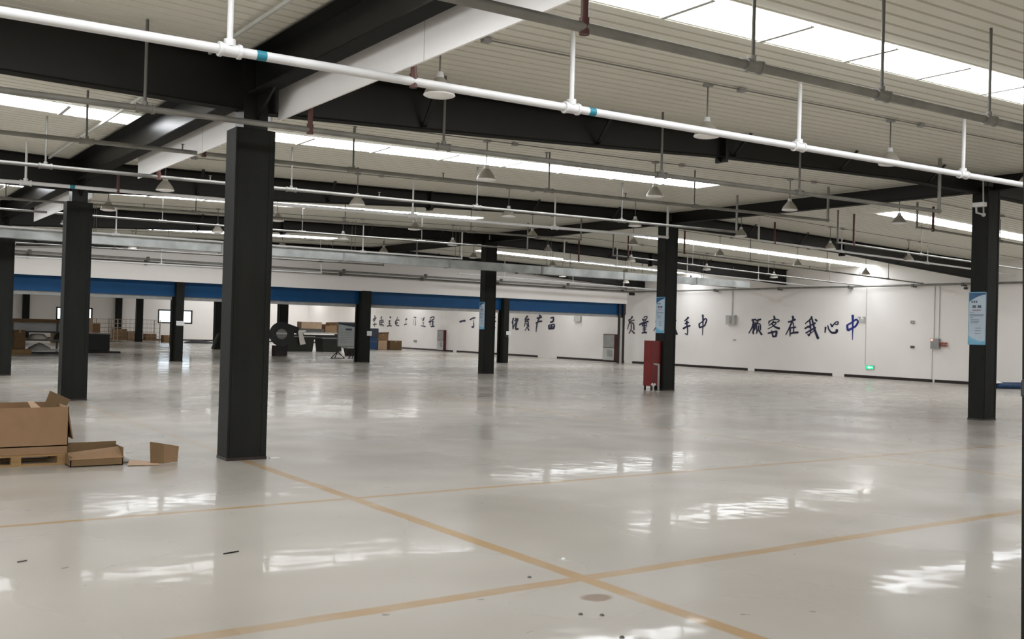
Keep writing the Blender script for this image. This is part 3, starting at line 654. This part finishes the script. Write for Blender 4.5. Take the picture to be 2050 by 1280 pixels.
# ================================================================== THINGS ON RIGHT WALL
def wy(px, py): return onX(px, py, XW).y
t = thing('electric_box', (XW, 34.58, 2.24), 'grey electric box on the right wall between the two slogans', 'electric box')
MB().box(XW - .18, XW, 34.3, 34.86, 2.24, 2.69).build('body', 'palegrey', t, bevel=.01)
MB().box(XW - .19, XW - .175, 34.45, 34.6, 2.28, 2.65).build('door', 'grey', t)
MB().box(XW - .04, XW - .0, 34.55, 34.6, 2.69, 3.95).build('conduit', 'palegrey', t)
t = thing('exit_sign', (XW, 26.6, .47), 'small lit green exit sign low on the right wall', 'exit sign')
MB().box(XW - .04, XW - .001, 26.38, 26.80, .38, .56).build('body', 'grey', t)
MB().box(XW - .045, XW - .04, 26.40, 26.78, .395, .545).build('lit_face', 'exit', t)
MB().prism([(XW - .048, 26.72, .47), (XW - .048, 26.60, .535), (XW - .048, 26.60, .495), (XW - .048, 26.45, .495), (XW - .048, 26.45, .445), (XW - .048, 26.60, .445), (XW - .048, 26.60, .405)], (.002, 0, 0)).build('arrow', 'exitarrow', t)
tag(MB().cyl((XW - .012, 26.85, .56), (XW - .012, 26.85, 3.94), .012, 6).build('wall_conduit', 'palegrey'), 'thin vertical conduit above the green exit sign', 'conduit')
t = thing('emergency_light', (XW, 27.0, 2.5), 'small twin-head emergency light on the wall right of the slogan', 'emergency light')
MB().box(XW - .06, XW, 26.85, 27.15, 2.42, 2.55).build('body', 'palegrey', t)
for y in (26.9, 27.15): MB().cyl((XW - .05, y, 2.62), (XW - .13, y, 2.62), .05, 12).build('lamp_head', 'palegrey', t)
t = thing('alarm_box', (XW, 23.5, 1.36), 'grey-green control box with red lamp and red plugs on the right wall', 'control box')
MB().box(XW - .14, XW, 23.33, 23.70, 1.36, 1.78).build('body', 'grey', t, bevel=.01)
MB().cyl((XW - .13, 23.62, 1.72), (XW - .18, 23.62, 1.72), .04, 12).build('red_lamp', 'redlamp', t)
for z in (1.50, 1.60): MB().box(XW - .10, XW - .03, 23.02, 23.33, z - .03, z + .03).build('red_plug', 'orange', t)
MB().cyl((XW - .02, 23.68, 0.1), (XW - .02, 23.68, 1.36), .012, 6).build('lower_conduit', 'palegrey', t)
for y in (23.62, 23.40): MB().cyl((XW - .02, y, 1.78), (XW - .02, y, 3.95), .014, 6).build('upper_conduit', 'palegrey', t)
tag(MB().box(XW - .05, XW, 24.52, 24.68, 2.38, 2.5).build('call_box', 'grey'), 'upper small grey box on the right wall left of the control box', 'switch box')
tag(MB().box(XW - .05, XW, 24.50, 24.66, 1.36, 1.46).build('call_box', 'rod'), 'lower small dark box on the right wall left of the control box', 'switch box')
tag(MB().box(XW - .02, XW, 34.3, 34.5, 1.42, 1.52).build('wall_plate', 'palegrey'), 'small pale plate low on the wall under the electric box', 'plate')
tag(MB().cyl((XW - .02, 22.25, 3.80), (XW - .16, 22.25, 3.80), .05, 12).build('wall_camera', 'black'), 'small black fitting hanging at the rafter end on the right wall', 'fitting')
tag(MB().box(36.5, 36.75, 41.1, 41.3, 3.74, 3.90).build('wall_speaker', 'black'), 'small black fitting at the partition and right wall corner', 'fitting')
tag(MB().box(XW - .12, XW, 46.5, 47.1, 2.28, 2.62).build('alarm_siren', 'palegrey'), 'pale alarm fitting high on the wall under the right shutter', 'fitting')
# hydrant cabinets
def hydrant(y0, y1, ztop, side, label):
    t = thing('hydrant_cabinet', (XW, y0, 0), label, 'hydrant cabinet', 'fire hydrant cabinets')
    MB().box(XW - .22, XW, y0, y1, .06, ztop).build('body', side, t)
    MB().box(XW - .235, XW - .22, y0 + .03, y1 - .03, ztop * .52, ztop - .04).build('upper_door', 'grey', t)
    MB().box(XW - .235, XW - .22, y0 + .03, y1 - .03, .10, ztop * .50).build('lower_door', 'palegrey', t)
    b = MB(); b.box(XW - .24, XW - .235, y0 + .15, y1 - .4, .3, .7); b.build('label_panel', 'grey', t)
hydrant(62.0, 62.9, 1.53, 'darkred', 'tall grey hydrant cabinet with red side, beside the slogans under the blue beam')
hydrant(43.2, 44.2, 1.58, 'rust', 'grey hydrant cabinet with orange side beside the right shutter post')
tag(MB().box(XW - .05, XW, 66.3, 66.7, .55, .72).build('wall_socket', 'grey'), 'tiny grey socket low on the far right wall', 'socket')

# ================================================================== THINGS ON COLUMNS
def poster(x, y0, y1, z0, z1, label):
    t = thing('poster', (x, y0, z0), label, 'poster', 'blue notice posters on columns')
    bo = MB().box(x - .012, x - .001, y0, y1, z0, z1).build('board', 'poster', t)
    f = MB(); q = x - .014
    for a in ((y0, y1, z0, z0 + .02), (y0, y1, z1 - .02, z1), (y0, y0 + .012, z0, z1), (y1 - .012, y1, z0, z1)): f.box(q - .002, q + .004, *a)
    f.build('frame', 'posterlight', t)
    n = 10; W = y1 - y0; H = z1 - z0
    arc = [(q, y1, z1), (q, y0, z1)] + [(q, y0 + W * (k / n), z1 - H * (.05 + .14 * (k / n) ** 1.8)) for k in range(n + 1)]
    MB().add(arc, [tuple(range(len(arc)))]).build('top_swoosh', 'posterblue', bo)
    arc = [(q, y0, z0), (q, y1, z0)] + [(q, y1 - W * (k / n), z0 + H * (.15 * (1 - k / n) ** 1.3 + .02 + (.06 * (k / n) ** 3))) for k in range(n + 1)]
    MB().add(arc, [tuple(range(len(arc)))]).build('bottom_swoosh', 'posterlight', bo)
    def row(v, a, b, h, mt, nm, step=None):
        m_ = MB(); zz = z1 - H * v
        if step:
            u = a
            while u < b - 1e-3:
                m_.box(q - .001, q, y1 - W * min(u + step * .7, b), y1 - W * u, zz - h, zz); u += step
        else: m_.box(q - .001, q, y1 - W * b, y1 - W * a, zz - h, zz)
        m_.build(nm, mt, bo)
    row(.165, .15, .5, .045, 'textgrey', 'heading_line', .13)
    row(.25, .22, .8, .06, 'textgrey', 'heading_line', .3)
    row(.335, .24, .72, .02, 'textred', 'red_text_line', .06)
    for v, a, b in ((.385, .08, .3), (.42, .08, .88), (.445, .08, .86), (.48, .1, .28), (.52, .14, .6), (.55, .14, .62), (.58, .14, .55), (.68, .4, .74), (.73, .4, .74), (.78, .4, .74)):
        row(v, a, b, .012, 'textgrey', 'text_line', .05)
    return t
poster(X2 - HB - .004, Y1 - HA - .02, Y1 + HA + .02, 1.61, 2.74, 'pale blue poster on the column at the right edge')
poster(X2 - HB - .004, Y2 - HA - .03, Y2 + HA - .02, 1.69, 2.75, 'pale blue poster above the red cabinet on its column')
poster(X2 - HB - .004, Y3 - HA - .02, Y3 + HA - .02, 1.66, 2.68, 'pale blue poster seen edge-on on the column right of centre')
def notice(x0, x1, y, z0, z1, label):
    t = thing('notice_sheet', (x0, y, z0), label, 'notice', 'white notices on the partition columns')
    MB().box(x0, x1, y - .006, y, z0, z1).build('sheet', 'paper', t)
    l = MB()
    for k in range(3): l.box(x0 + .04, x1 - .04, y - .008, y - .006, z1 - .07 - k * .06, z1 - .055 - k * .06)
    l.build('text_line', 'palegrey', t)
yy = Y4 - .2 - .14 - .006
notice(12.10, 12.42, yy, 1.48, 1.66, 'white notice on the slim column left of the nearest big column')
notice(20.72, 20.96, Y4 - .18 - HA - .01, 1.22, 1.44, 'white notice on the column right of the easel board')
notice(28.46, 28.74, yy, 1.42, 1.60, 'white notice on the slim column right of centre')
t = thing('column_switch', (28.3, yy, 1.3), 'small dark switch with cable below the notice on the right slim column', 'switch')
MB().box(28.34, 28.5, yy - .05, yy, 1.30, 1.40).build('body', 'black', t); MB().box(28.58, 28.66, yy - .04, yy, 1.26, 1.36).build('socket', 'palegrey', t)
# CCTV camera on poster column
t = thing('security_camera', (X2 - .1, Y1 - HA, 4.1), 'white security camera on a bracket near the head of the poster column', 'camera')
cx, cy = X2 + .0, Y1 - HA - .02
a = onY(1968, 345, cy); b = onY(1969, 430, cy); c1_ = onY(1955, 426, cy); c2_ = onY(1954, 412, cy - .05)
MB().cyl(a, b, .016, 8).build('conduit', 'palegrey', t)
MB().ball(b, .045, 12).build('mount', 'whitepipe', t)
MB().tube([b, c1_, c2_], .02, 8).build('bracket_arm', 'whitepipe', t)
MB().box(c2_.x - .06, c2_.x + .07, c2_.y - .2, c2_.y + .05, c2_.z - .03, c2_.z + .06).build('camera_body', 'white', t, bevel=.01)
# red cabinet by column
t = thing('red_cabinet', (20.24, 21.78, 0), 'tall red fire cabinet against the left side of a column', 'cabinet')
MB().box(20.06, 20.395, 21.60, 21.97, .13, 1.46).build('body', 'red', t, bevel=.008)
MB().box(20.055, 20.06, 21.64, 21.93, .18, 1.42).build('door', 'red', t)
for x, y in ((20.1, 21.64), (20.35, 21.64), (20.1, 21.93), (20.35, 21.93)): MB().box(x - .02, x + .02, y - .02, y + .02, 0, .13).build('leg', 'base', t)
t = thing('guard_rail', (20.2, 21.3, 0), 'bent grey guard rail standing in front of the red cabinet', 'rail')
p0, p1, p2 = onY(1318, 782, 21.25), onY(1319, 731, 21.25), onY(1310, 729, 21.45)
p0.z = 0; MB().tube([p0, p1, p2], .03, 10).build('rail_tube', 'grey', t)
MB().cyl((p0.x, p0.y, 0), (p0.x, p0.y, .015), .06, 12).build('foot_plate', 'palegrey', t)
t = thing('hydrant_valve', (20.0, 21.35, 0), 'small white two-outlet hydrant valve at the foot of the red cabinet', 'valve')
q = onY(1308, 780, 21.4); q.z = 0
MB().cyl(q, q + Vector((0, 0, .16)), .022, 10).cyl(q, q + Vector((0, 0, .02)), .05, 12).build('stem', 'palegrey', t)
for s in (-1, 1): MB().cyl(q + Vector((0, 0, .14)), q + Vector((s * .06, 0, .21)), .02, 10, .035).build('outlet', 'white', t)

# ================================================================== LEFT FOREGROUND: PALLET AND BOXES
t = thing('wooden_pallet', (1.6, 12.2, 0), 'wooden pallet under the big open cardboard box at the left edge', 'pallet')
px0, px1, py0, py1 = 1.20, 2.38, 12.15, 13.1
for k in range(6):
    a = py0 + k * (py1 - py0) / 6; MB().box(px0, px1, a, a + .125, .10, .122).build('deck_board', 'wood', t)
for x in (px0 + .05, 1.86, px1 - .05):
    for a in (py0, py1 - .5, py1 - .09): MB().box(x - .05, x + .05, a, a + .09, .02, .10).build('block', 'wood', t)
for a in (py0, py1 - .51, py1 - .1): MB().box(px0, px1, a, a + .1, 0, .02).build('bottom_board', 'wood', t)
tag(MB().box(1.22, 2.38, 12.16, 13.05, .124, .205).build('folded_carton', 'box'), 'flat folded carton between the pallet and the big open box', 'carton')
t = thing('cardboard_box', (1.7, 12.6, .21), 'big open brown cardboard box on the pallet at the left edge', 'box')
bx0, bx1, by0, by1, bz0, bz1 = 1.25, 2.39, 12.17, 13.0, .21, .645; th = .008
MB().box(bx0, bx1, by0, by0 + th, bz0, bz1).box(bx0, bx1, by1 - th, by1, bz0, bz1).box(bx0, bx0 + th, by0, by1, bz0, bz1).box(bx1 - th, bx1, by0, by1, bz0, bz1).box(bx0, bx1, by0, by1, bz0, bz0 + th).build('body', 'box', t)
MB().hexa([(bx1 - .02, by0 + .05, bz1 - .01), (bx1, by0 + .05, bz1), (bx1, by1 - .05, bz1), (bx1 - .02, by1 - .05, bz1 - .01), (bx1 + .055, by0 + .05, bz1 - .37), (bx1 + .065, by0 + .05, bz1 - .37), (bx1 + .065, by1 - .1, bz1 - .37), (bx1 + .055, by1 - .1, bz1 - .37)]).build('side_flap', 'box', t)
MB().hexa([(bx0 + .1, by1 - .01, bz1), (bx1 - .6, by1 - .01, bz1), (bx1 - .6, by1, bz1), (bx0 + .1, by1, bz1), (bx0 + .1, by1 + .15, bz1 + .07), (bx1 - .62, by1 + .15, bz1 + .07), (bx1 - .62, by1 + .16, bz1 + .07), (bx0 + .1, by1 + .16, bz1 + .07)]).build('back_flap', 'boxin', t)
A = [onY(100, 783, 12.75), onY(140, 801, 12.75), onY(126, 822, 12.6), onY(84, 822, 12.6)]
tag(MB().prism(A, (.01, .02, .0)).build('carton_sheet', 'boxin'), 'loose brown carton sheet sticking up out of the big box', 'carton')
A = [onY(55, 804, 12.7), onY(66, 804, 12.7), onY(88, 822, 12.5), onY(66, 824, 12.5)]
tag(MB().prism(A, (.005, .02, .0)).build('foam_strip', 'boxpale'), 'pale foam strip lying in the mouth of the big box', 'packing')
A = [onY(113, 810, 12.7), onY(128, 815, 12.7), onY(134, 824, 12.5), onY(118, 822, 12.5)]
tag(MB().prism(A, (.005, .02, .0)).build('foam_strip', 'boxpale'), 'small pale foam scrap under the raised carton sheet', 'packing')
# long low carton right of the pallet
t = thing('low_carton', (2.6, 12.0, 0), 'long low open carton lying on the floor right of the pallet', 'carton')
c = MB(); c.box(2.36, 2.92, 11.86, 11.87, 0, .085); c.box(2.36, 2.92, 12.20, 12.21, 0, .235); c.box(2.91, 2.92, 11.86, 12.2, 0, .20); c.box(2.36, 2.37, 11.86, 12.2, 0, .12); c.box(2.36, 2.92, 11.86, 12.2, 0, .01)
c.build('body', 'boxin', t)
MB().hexa([(2.35, 11.855, .08), (2.93, 11.855, .085), (2.90, 12.02, .185), (2.36, 12.02, .135), (2.35, 11.86, .09), (2.93, 11.86, .095), (2.90, 12.02, .195), (2.36, 12.02, .145)]).build('front_flap', 'box', t)
t = thing('bent_carton', (3.3, 11.9, 0), 'bent piece of carton standing near the foot of the nearest big column', 'carton')
q = lambda a, b, Y: onY(a, b, Y)
P = [q(301, 925, 11.82), q(328, 926, 11.75), q(328, 889, 11.75), q(300, 885, 11.82)]
P[0].z = P[1].z = .005; MB().prism(P, (.004, .008, 0)).build('left_panel', 'boxin', t)
P = [q(328, 926, 11.75), q(355, 927, 11.85), q(358, 894, 11.9), q(328, 889, 11.75)]
P[0].z = P[1].z = .005; MB().prism(P, (.004, .008, 0)).build('right_panel', 'box', t)
MB().hexa([(2.93, 11.72, .008), (3.28, 11.66, .004), (3.30, 11.9, .004), (3.02, 11.98, .03), (2.93, 11.72, .014), (3.28, 11.66, .010), (3.30, 11.9, .010), (3.02, 11.98, .036)]).build('floor_panel', 'boxpale', t)
t = thing('paper_scrap', (2.98, 12.0, 0), 'crumpled grey scrap on the floor between the two cartons', 'scrap')
MB().lathe((2.98, 12.05, .03), [(.001, -.03), (.05, -.028), (.06, 0), (.035, .025), (.001, .03)], 9).build('scrap_body', 'palegrey', t)
tag(MB().box(3.2, 3.27, 12.9, 12.94, 0, .008).build('paper_chip', 'paper'), 'tiny white chip on the floor behind the bent carton', 'scrap')
# tiny debris
tag(MB().bar((2.43, 7.00, .005), (2.55, 7.03, .005), .009, .009).build('black_strip', 'black'), 'thin black strip lying alone on the near left floor', 'scrap')
tag(MB().bar((1.16, 7.40, .004), (1.22, 7.42, .004), .010, .008).build('black_strip', 'rod'), 'short grey strip on the floor at the left edge', 'scrap')
for k, (px, py) in enumerate([(1060, 1157), (1128, 1120), (1162, 1231), (1205, 1233), (1245, 1277)]):
    d = ray(px, py); P = CP + d * (-CP.z / d.z)
    tag(MB().lathe((P.x, P.y, .0), [(.016, 0), (.012, .008), (.001, .012)], 7).build('dirt_crumb', 'rod' if k != 1 else 'paper'),
        ['dark crumb left of the yellow line crossing', 'pale crumb just above the yellow line crossing', 'dark crumb left below the brown floor stain', 'dark crumb right below the brown floor stain', 'dark crumb at the bottom edge below the stain'][k], 'scrap')
# floor plate by column foot
tag(MB().box(4.62, 4.74, 11.72, 11.80, 0, .006).build('paper_chip', 'paper'), 'white chip on the floor at the right foot of the nearest column', 'scrap')

# ================================================================== RIGHT EDGE
A0, A1 = onY(2043.5, 1400, 2.2), onY(2049.5, 60, 2.2)
t = thing('door_post', (4.4, 2.3, 0), 'dark steel post cut by the right edge of the photo, with black latch', 'post')
dirv = (A1 - A0) / (A1.z - A0.z); base = A0 - dirv * A0.z; top = A0 + dirv * (3.2 - A0.z)
n = Vector((.14, 0, 0)); k = Vector((0, -.12, 0))
MB().hexa([base, base + n, base + n + k, base + k, top, top + n, top + n + k, top + k]).build('post_body', 'column', t)
L0 = onY(2037, 795, 2.2); L1 = onY(2037, 760, 2.2)
MB().box(L0.x, L0.x + .06, 2.12, 2.19, L0.z, L1.z).build('latch', 'black', t, bevel=.008)
# blue tarpaulin by right wall
t = thing('tarpaulin_roll', (36.2, 20, 0), 'blue tarpaulin with white sheet on the floor behind the poster column', 'tarpaulin')
mb = MB()
pts = [onY(a, b, 20.0) for a, b in ((1990, 778), (2003, 769), (2020, 769), (2035, 773), (2050, 778))]
mb.cyl((35.2, 20.1, .12), (37.1, 19.4, .12), .12, 12); mb.cyl((35.5, 19.9, .10), (36.9, 19.2, .09), .09, 12)
mb.build('roll', 'tarpaulin', t)
MB().lathe((35.6, 20.3, .2), [(.001, .16), (.3, .1), (.5, .02), (.55, 0)], 14).build('white_sheet', 'paper', t)

# ================================================================== FAR HALL CLUTTER
def carton(x0, x1, y0, y1, z0, z1, label, mt='box', flaps=False, group=None):
    t = thing('cardboard_box', ((x0 + x1) / 2, y0, z0), label, 'box', group)
    MB().box(x0, x1, y0, y1, z0, z1).build('body', mt, t, bevel=.01)
    MB().box((x0 + x1) / 2 - .03, (x0 + x1) / 2 + .03, y0 - .004, y1, z1 - .12, z1 + .003).build('tape', 'boxpale', t)
    if flaps:
        MB().hexa([(x0, y0, z1), (x1, y0, z1), (x1, y0 + .02, z1), (x0, y0 + .02, z1), (x0 - .05, y0 - .2, z1 + .12), (x1 - .05, y0 - .2, z1 + .15), (x1 - .05, y0 - .18, z1 + .15), (x0 - .05, y0 - .18, z1 + .12)]).build('flap', mt, t)
    return t
# easel notice board
ey = 46.2
t = thing('easel_board', (21.9, ey, 0), 'pale notice board on a tripod easel left of its column', 'notice board')
MB().box(21.55, 22.60, ey - .02, ey + .01, .62, 1.80).build('board', 'easelboard', t)
fr = MB(); fr.box(21.52, 22.63, ey - .03, ey + .015, 1.78, 1.84).box(21.52, 22.63, ey - .03, ey + .015, .58, .64).box(21.52, 21.56, ey - .03, ey + .015, .58, 1.84).box(22.59, 22.63, ey - .03, ey + .015, .58, 1.84)
fr.build('frame', 'grey', t)
n = 8; arc = [(21.56, ey - .022, 1.78), (22.59, ey - .022, 1.78)] + [(22.59 - 1.03 * k / n, ey - .022, 1.58 + .14 * (k / n)) for k in range(n + 1)]
MB().add(arc, [tuple(range(len(arc)))]).build('header_band', 'slate', t)
MB().box(21.95, 22.3, ey - .024, ey - .022, 1.42, 1.52).build('heading_line', 'textgrey', t)
tl = MB()
for k in range(7): tl.box(21.68, 22.5, ey - .024, ey - .022, 1.32 - k * .09, 1.335 - k * .09)
tl.build('text_line', 'grey', t)
for x in (21.55, 22.50):
    MB().cyl((x, ey, .3), (x, ey, .7), .015, 8).build('leg_post', 'black', t)
    l = MB(); l.cyl((x, ey, .34), (x - .38, ey - .05, .01), .024, 8); l.cyl((x, ey, .34), (x + .38, ey - .05, .01), .024, 8); l.cyl((x, ey, .34), (x, ey + .3, .01), .024, 8); l.cyl((x - .38, ey - .05, .015), (x + .38, ey - .05, .015), .022, 8)
    l.build('tripod', 'black', t)
# round drum with emblem on a brown base
dc = onY(564, 669, 49.3)
ax = (dc - CP); ax.z = 0; ax.normalize(); sd = Vector((ax.y, -ax.x, 0))
t = thing('round_drum', (dc.x, 49.3, 0), 'round black drum with grey emblem disc and white bar on a brown base', 'drum')
MB().cyl(dc - ax * .3, dc + ax * .3, .63, 32).build('drum_body', 'black', t, bevel=.03)
db = MB().cyl(dc - ax * .33, dc - ax * .3, .27, 24).build('emblem_disc', 'grey', t)
MB().bar(dc - ax * .34 - sd * .27 + Vector((0, 0, .03)), dc - ax * .34 + sd * .27 + Vector((0, 0, .03)), .01, .10).build('emblem_bar', 'white', t)
for dz in (.15, -.11): MB().bar(dc - ax * .335 - sd * .16 + Vector((0, 0, dz)), dc - ax * .335 + sd * .16 + Vector((0, 0, dz)), .01, .03).build('emblem_line', 'palegrey', t)
MB().box(dc.x - .40, dc.x + .22, 49.1, 49.6, 0, dc.z - .6).build('base_box', 'base', t)
MB().bar(dc + sd * .2 + Vector((0, 0, .40)), dc + sd * .85 + Vector((0, 0, .18)), .3, .34).build('side_arm', 'black', t, bevel=.05)
tag(MB().box(19.05, 19.45, 50.2, 50.7, 0, .55).build('red_crate', 'red'), 'dark red crate half hidden behind the nearest big column', 'crate')
# dark plastic bins and benches
def bin_(x0, x1, y0, y1, z1, label, mt='darkgreen'):
    t = thing('storage_bin', ((x0 + x1) / 2, y0, 0), label, 'bin', 'dark storage bins in the far hall')
    d = .08
    MB().hexa([(x0 + d, y0 + d, 0), (x1 - d, y0 + d, 0), (x1 - d, y1 - d, 0), (x0 + d, y1 - d, 0), (x0, y0, z1), (x1, y0, z1), (x1, y1, z1), (x0, y1, z1)]).build('body', mt, t)
    MB().box(x0 - .04, x1 + .04, y0 - .04, y1 + .04, z1 - .06, z1).build('rim', 'grey', t)
bin_(23.5, 25.3, 57.6, 58.6, .95, 'dark bin under the hanging cloth, right of the drum')
bin_(25.75, 27.0, 57.4, 58.6, .88, 'dark bin directly left of the easel board')
t = thing('work_bench', (25, 60, 0), 'long dark bench behind the bins, between the drum and easel', 'bench')
MB().box(22.6, 28.2, 59.6, 60.6, 1.10, 1.18).build('bench_top', 'palegrey', t)
MB().box(22.8, 28.0, 59.7, 60.5, .72, 1.02).build('front_panel', 'black', t)
MB().box(23.9, 26.9, 59.78, 60.55, 1.18, 1.40).build('dark_tray', 'rod', t)
for x in (22.75, 25.4, 28.05): MB().box(x - .05, x + .05, 59.65, 60.55, 0, 1.1).build('leg', 'black', t)
carton(25.35, 26.75, 59.8, 60.5, 1.40, 1.84, 'pale carton standing on the bench behind the dark bins', 'boxpale')
carton(27.0, 27.8, 59.8, 60.5, 1.18, 1.72, 'small carton with raised flap on the bench behind the easel', 'box', True)
carton(27.85, 28.5, 59.8, 60.5, 1.18, 1.80, 'upright carton on the bench touching the easel board edge', 'boxpale')
P = [onY(597, 663, 57.52), onY(604, 662, 57.52), onY(612, 689, 57.45), onY(601, 691, 57.45)]
tag(MB().prism(P, (.0, .05, .0)).build('hanging_cloth', 'cloth'), 'off-white cloth strip hanging over a dark bin right of the drum', 'cloth')
tag(MB().cyl((22.9, 59.7, 1.235), (25.6, 59.7, 1.235), .05, 10).build('white_tube', 'white'), 'white tube lying along the front edge of the bench beside the cloth', 'tube')
bin_(24.1, 24.65, 50.4, 50.95, .46, 'small black bin seen under the easel board', 'black')
# blue bins near wall, boxes by wall
t = thing('tool_cabinet', (32.5, 64, 0), 'dark slate cabinet on a blue base right of the easel column', 'cabinet')
MB().box(32.0, 33.0, 64, 64.7, .84, 1.52).build('upper_body', 'slate', t, bevel=.02)
MB().box(32.0, 32.95, 64, 64.7, 0.02, .84).build('lower_body', 'bluebox', t, bevel=.02)
MB().box(32.1, 32.9, 63.98, 64.0, .55, .60).build('handle', 'rod', t)
carton(33.05, 33.75, 64.1, 64.8, 0, .66, 'tan carton on the floor right of the blue cabinet', 'boxpale')
carton(33.1, 33.95, 64.3, 65.0, .66, 1.12, 'open carton stacked on the tan carton by the blue cabinet', 'box', True)
carton(34.05, 35.0, 64.2, 64.9, 0, .67, 'olive brown carton near the far right wall, rightmost of its cluster', 'boxin')
# left far: shelf bench, black box, pallets
t = thing('packing_bench', (8.3, 50, 0), 'packing bench with brown overhead shelf at the far left', 'bench')
for x in (7.3, 9.35):
    for y in (49.8, 50.8): MB().box(x - .04, x + .04, y - .04, y + .04, 0, 1.55).build('leg', 'rod', t)
MB().box(7.25, 9.7, 49.75, 50.85, 1.42, 1.58).build('overhead_shelf', 'boxin', t)
MB().box(7.35, 9.6, 50.8, 50.84, 1.02, 1.42).build('back_panel', 'white', t)
MB().box(7.25, 9.7, 49.75, 50.85, .96, 1.02).build('middle_shelf', 'black', t)
MB().box(7.25, 9.7, 49.75, 50.85, .58, .66).build('work_top', 'rod', t)
MB().box(7.25, 9.7, 49.8, 50.8, .12, .20).build('lower_shelf', 'palegrey', t)
tag(MB().lathe((8.4, 50.2, .66), [(.001, .26), (.28, .23), (.42, .1), (.44, 0)], 16).build('white_sack', 'cloth'), 'white sack lying on the packing bench work top', 'sack')
bp_ = MB().lathe((7.55, 50.1, .66), [(.001, .26), (.16, .22), (.24, .08), (.26, 0)], 10)
tag(bp_.build('dark_bag', 'darkcloth'), 'dark bag on the left end of the packing bench', 'bag')
bp_ = MB().lathe((9.3, 50.1, .66), [(.001, .30), (.14, .24), (.2, .08), (.22, 0)], 10)
tag(bp_.build('dark_bag', 'darkcloth'), 'dark bag on the right end of the packing bench', 'bag')
tag(MB().lathe((8.5, 50.2, .20), [(.001, .3), (.2, .22), (.45, .08), (.5, 0)], 12).build('grey_bundle', 'palegrey'), 'grey bundle on the lower shelf of the packing bench', 'bundle')
tag(MB().box(7.9, 9.2, 49.5, 49.72, 0, .1).build('black_tray', 'black'), 'flat black tray on the floor before the packing bench', 'tray')
carton(7.3, 7.75, 49.2, 49.7, .22, 1.07, 'tall brown carton at the left end of the packing bench', 'boxin')
tag(MB().box(7.2, 8.0, 49.1, 49.7, 0, .2).build('wood_skid', 'wood'), 'low wooden skid under the tall brown carton at far left', 'skid')
t = thing('black_crate', (11.5, 52, 0), 'large black crate right of the second left column', 'crate')
MB().box(10.6, 12.0, 52, 52.9, 0, .93).build('body', 'black', t, bevel=.02); MB().box(10.58, 12.02, 51.98, 52.92, .90, .96).build('lid', 'grey', t)
tag(MB().box(10.6, 12.35, 51.3, 51.95, 0, .09).build('black_mat', 'black'), 'flat black mat on the floor before the black crate', 'mat')
# brown boxes and cages along far wall
k = 0
LABS = ['wide brown carton of the far stack, lowest left', 'brown carton of the far stack topped by a white bag', 'brown carton in the far row under the wall pilaster', 'tall brown carton left in the wire cage', 'brown carton second in the wire cage', 'low brown carton at the right of the wire cage', 'small brown carton right of the wire cage', 'pale carton topping the far stack']
for (x0, x1, y, z0, z1, mt) in [(13.0, 14.6, 72.0, 0, 1.0, 'boxin'), (13.3, 14.5, 72.1, 1.0, 1.45, 'box'), (15.2, 16.4, 74.0, 0, 1.35, 'box'), (18.6, 19.5, 79.2, .1, .95, 'box'), (19.55, 20.6, 79.3, .1, .8, 'boxpale'), (20.9, 21.7, 79.2, .1, .62, 'box'), (22.1, 22.8, 78.6, 0, .55, 'box'), (14.8, 15.7, 73.0, 0, 1.72, 'boxpale')]:
    carton(x0, x1, y, y + .9, z0, z1, LABS[k], mt, False, 'cartons along the far wall'); k += 1
tag(MB().lathe((13.9, 72.5, 1.45), [(.001, .16), (.3, .12), (.5, 0)], 12).build('white_bag', 'cloth'), 'white bag on top of the far carton stack', 'bag')
def cage(x0, x1, y0, y1, z1, label):
    t = thing('wire_cage', ((x0 + x1) / 2, y0, 0), label, 'cage', 'wire cages by the far wall')
    for x in (x0, x1):
        for y in (y0, y1): MB().box(x - .03, x + .03, y - .03, y + .03, 0, z1).build('post', 'mesh', t)
    for y in (y0, y1):
        g = MB(); nx = int((x1 - x0) / .3)
        for i in range(1, nx): g.box(x0 + i * (x1 - x0) / nx - .008, x0 + i * (x1 - x0) / nx + .008, y - .008, y + .008, .1, z1)
        for z in [.12 + j * (z1 - .15) / 5 for j in range(6)]: g.box(x0, x1, y - .01, y + .01, z - .012, z + .012)
        g.build('wire_grid', 'mesh', t)
    MB().box(x0, x1, y0, y1, .06, .1).build('base', 'mesh', t)
cage(16.9, 18.4, 77.5, 79.5, 1.7, 'wire cage with tall posts left of the far cartons')
cage(18.45, 21.85, 78.9, 80.5, 1.72, 'long wire cage around the brown cartons by the far wall')
t = thing('garment_heap', (23.6, 76, 0), 'dark heap of cloth lying on the floor under the right far window', 'heap')
MB().lathe((24.3, 77, 0), [(.001, .26), (.5, .2), (1.0, .1), (1.2, 0)], 14).build('heap_body', 'darkcloth', t)
t = thing('red_trolley_frame', (22.5, 66, 0), 'thin reddish tube frame standing in the far hall left of the nearest column', 'frame')
fx0, fx1, fy = 22.5, 23.4, 66.5
MB().tube([(fx0, fy, 0), (fx0, fy, 1.55), (fx1, fy, 1.55), (fx1, fy, 0)], .022, 8).build('tube_frame', 'orange', t)
for z in (.4, .9): MB().cyl((fx0, fy, z), (fx1, fy, z), .018, 8).build('cross_tube', 'orange', t)
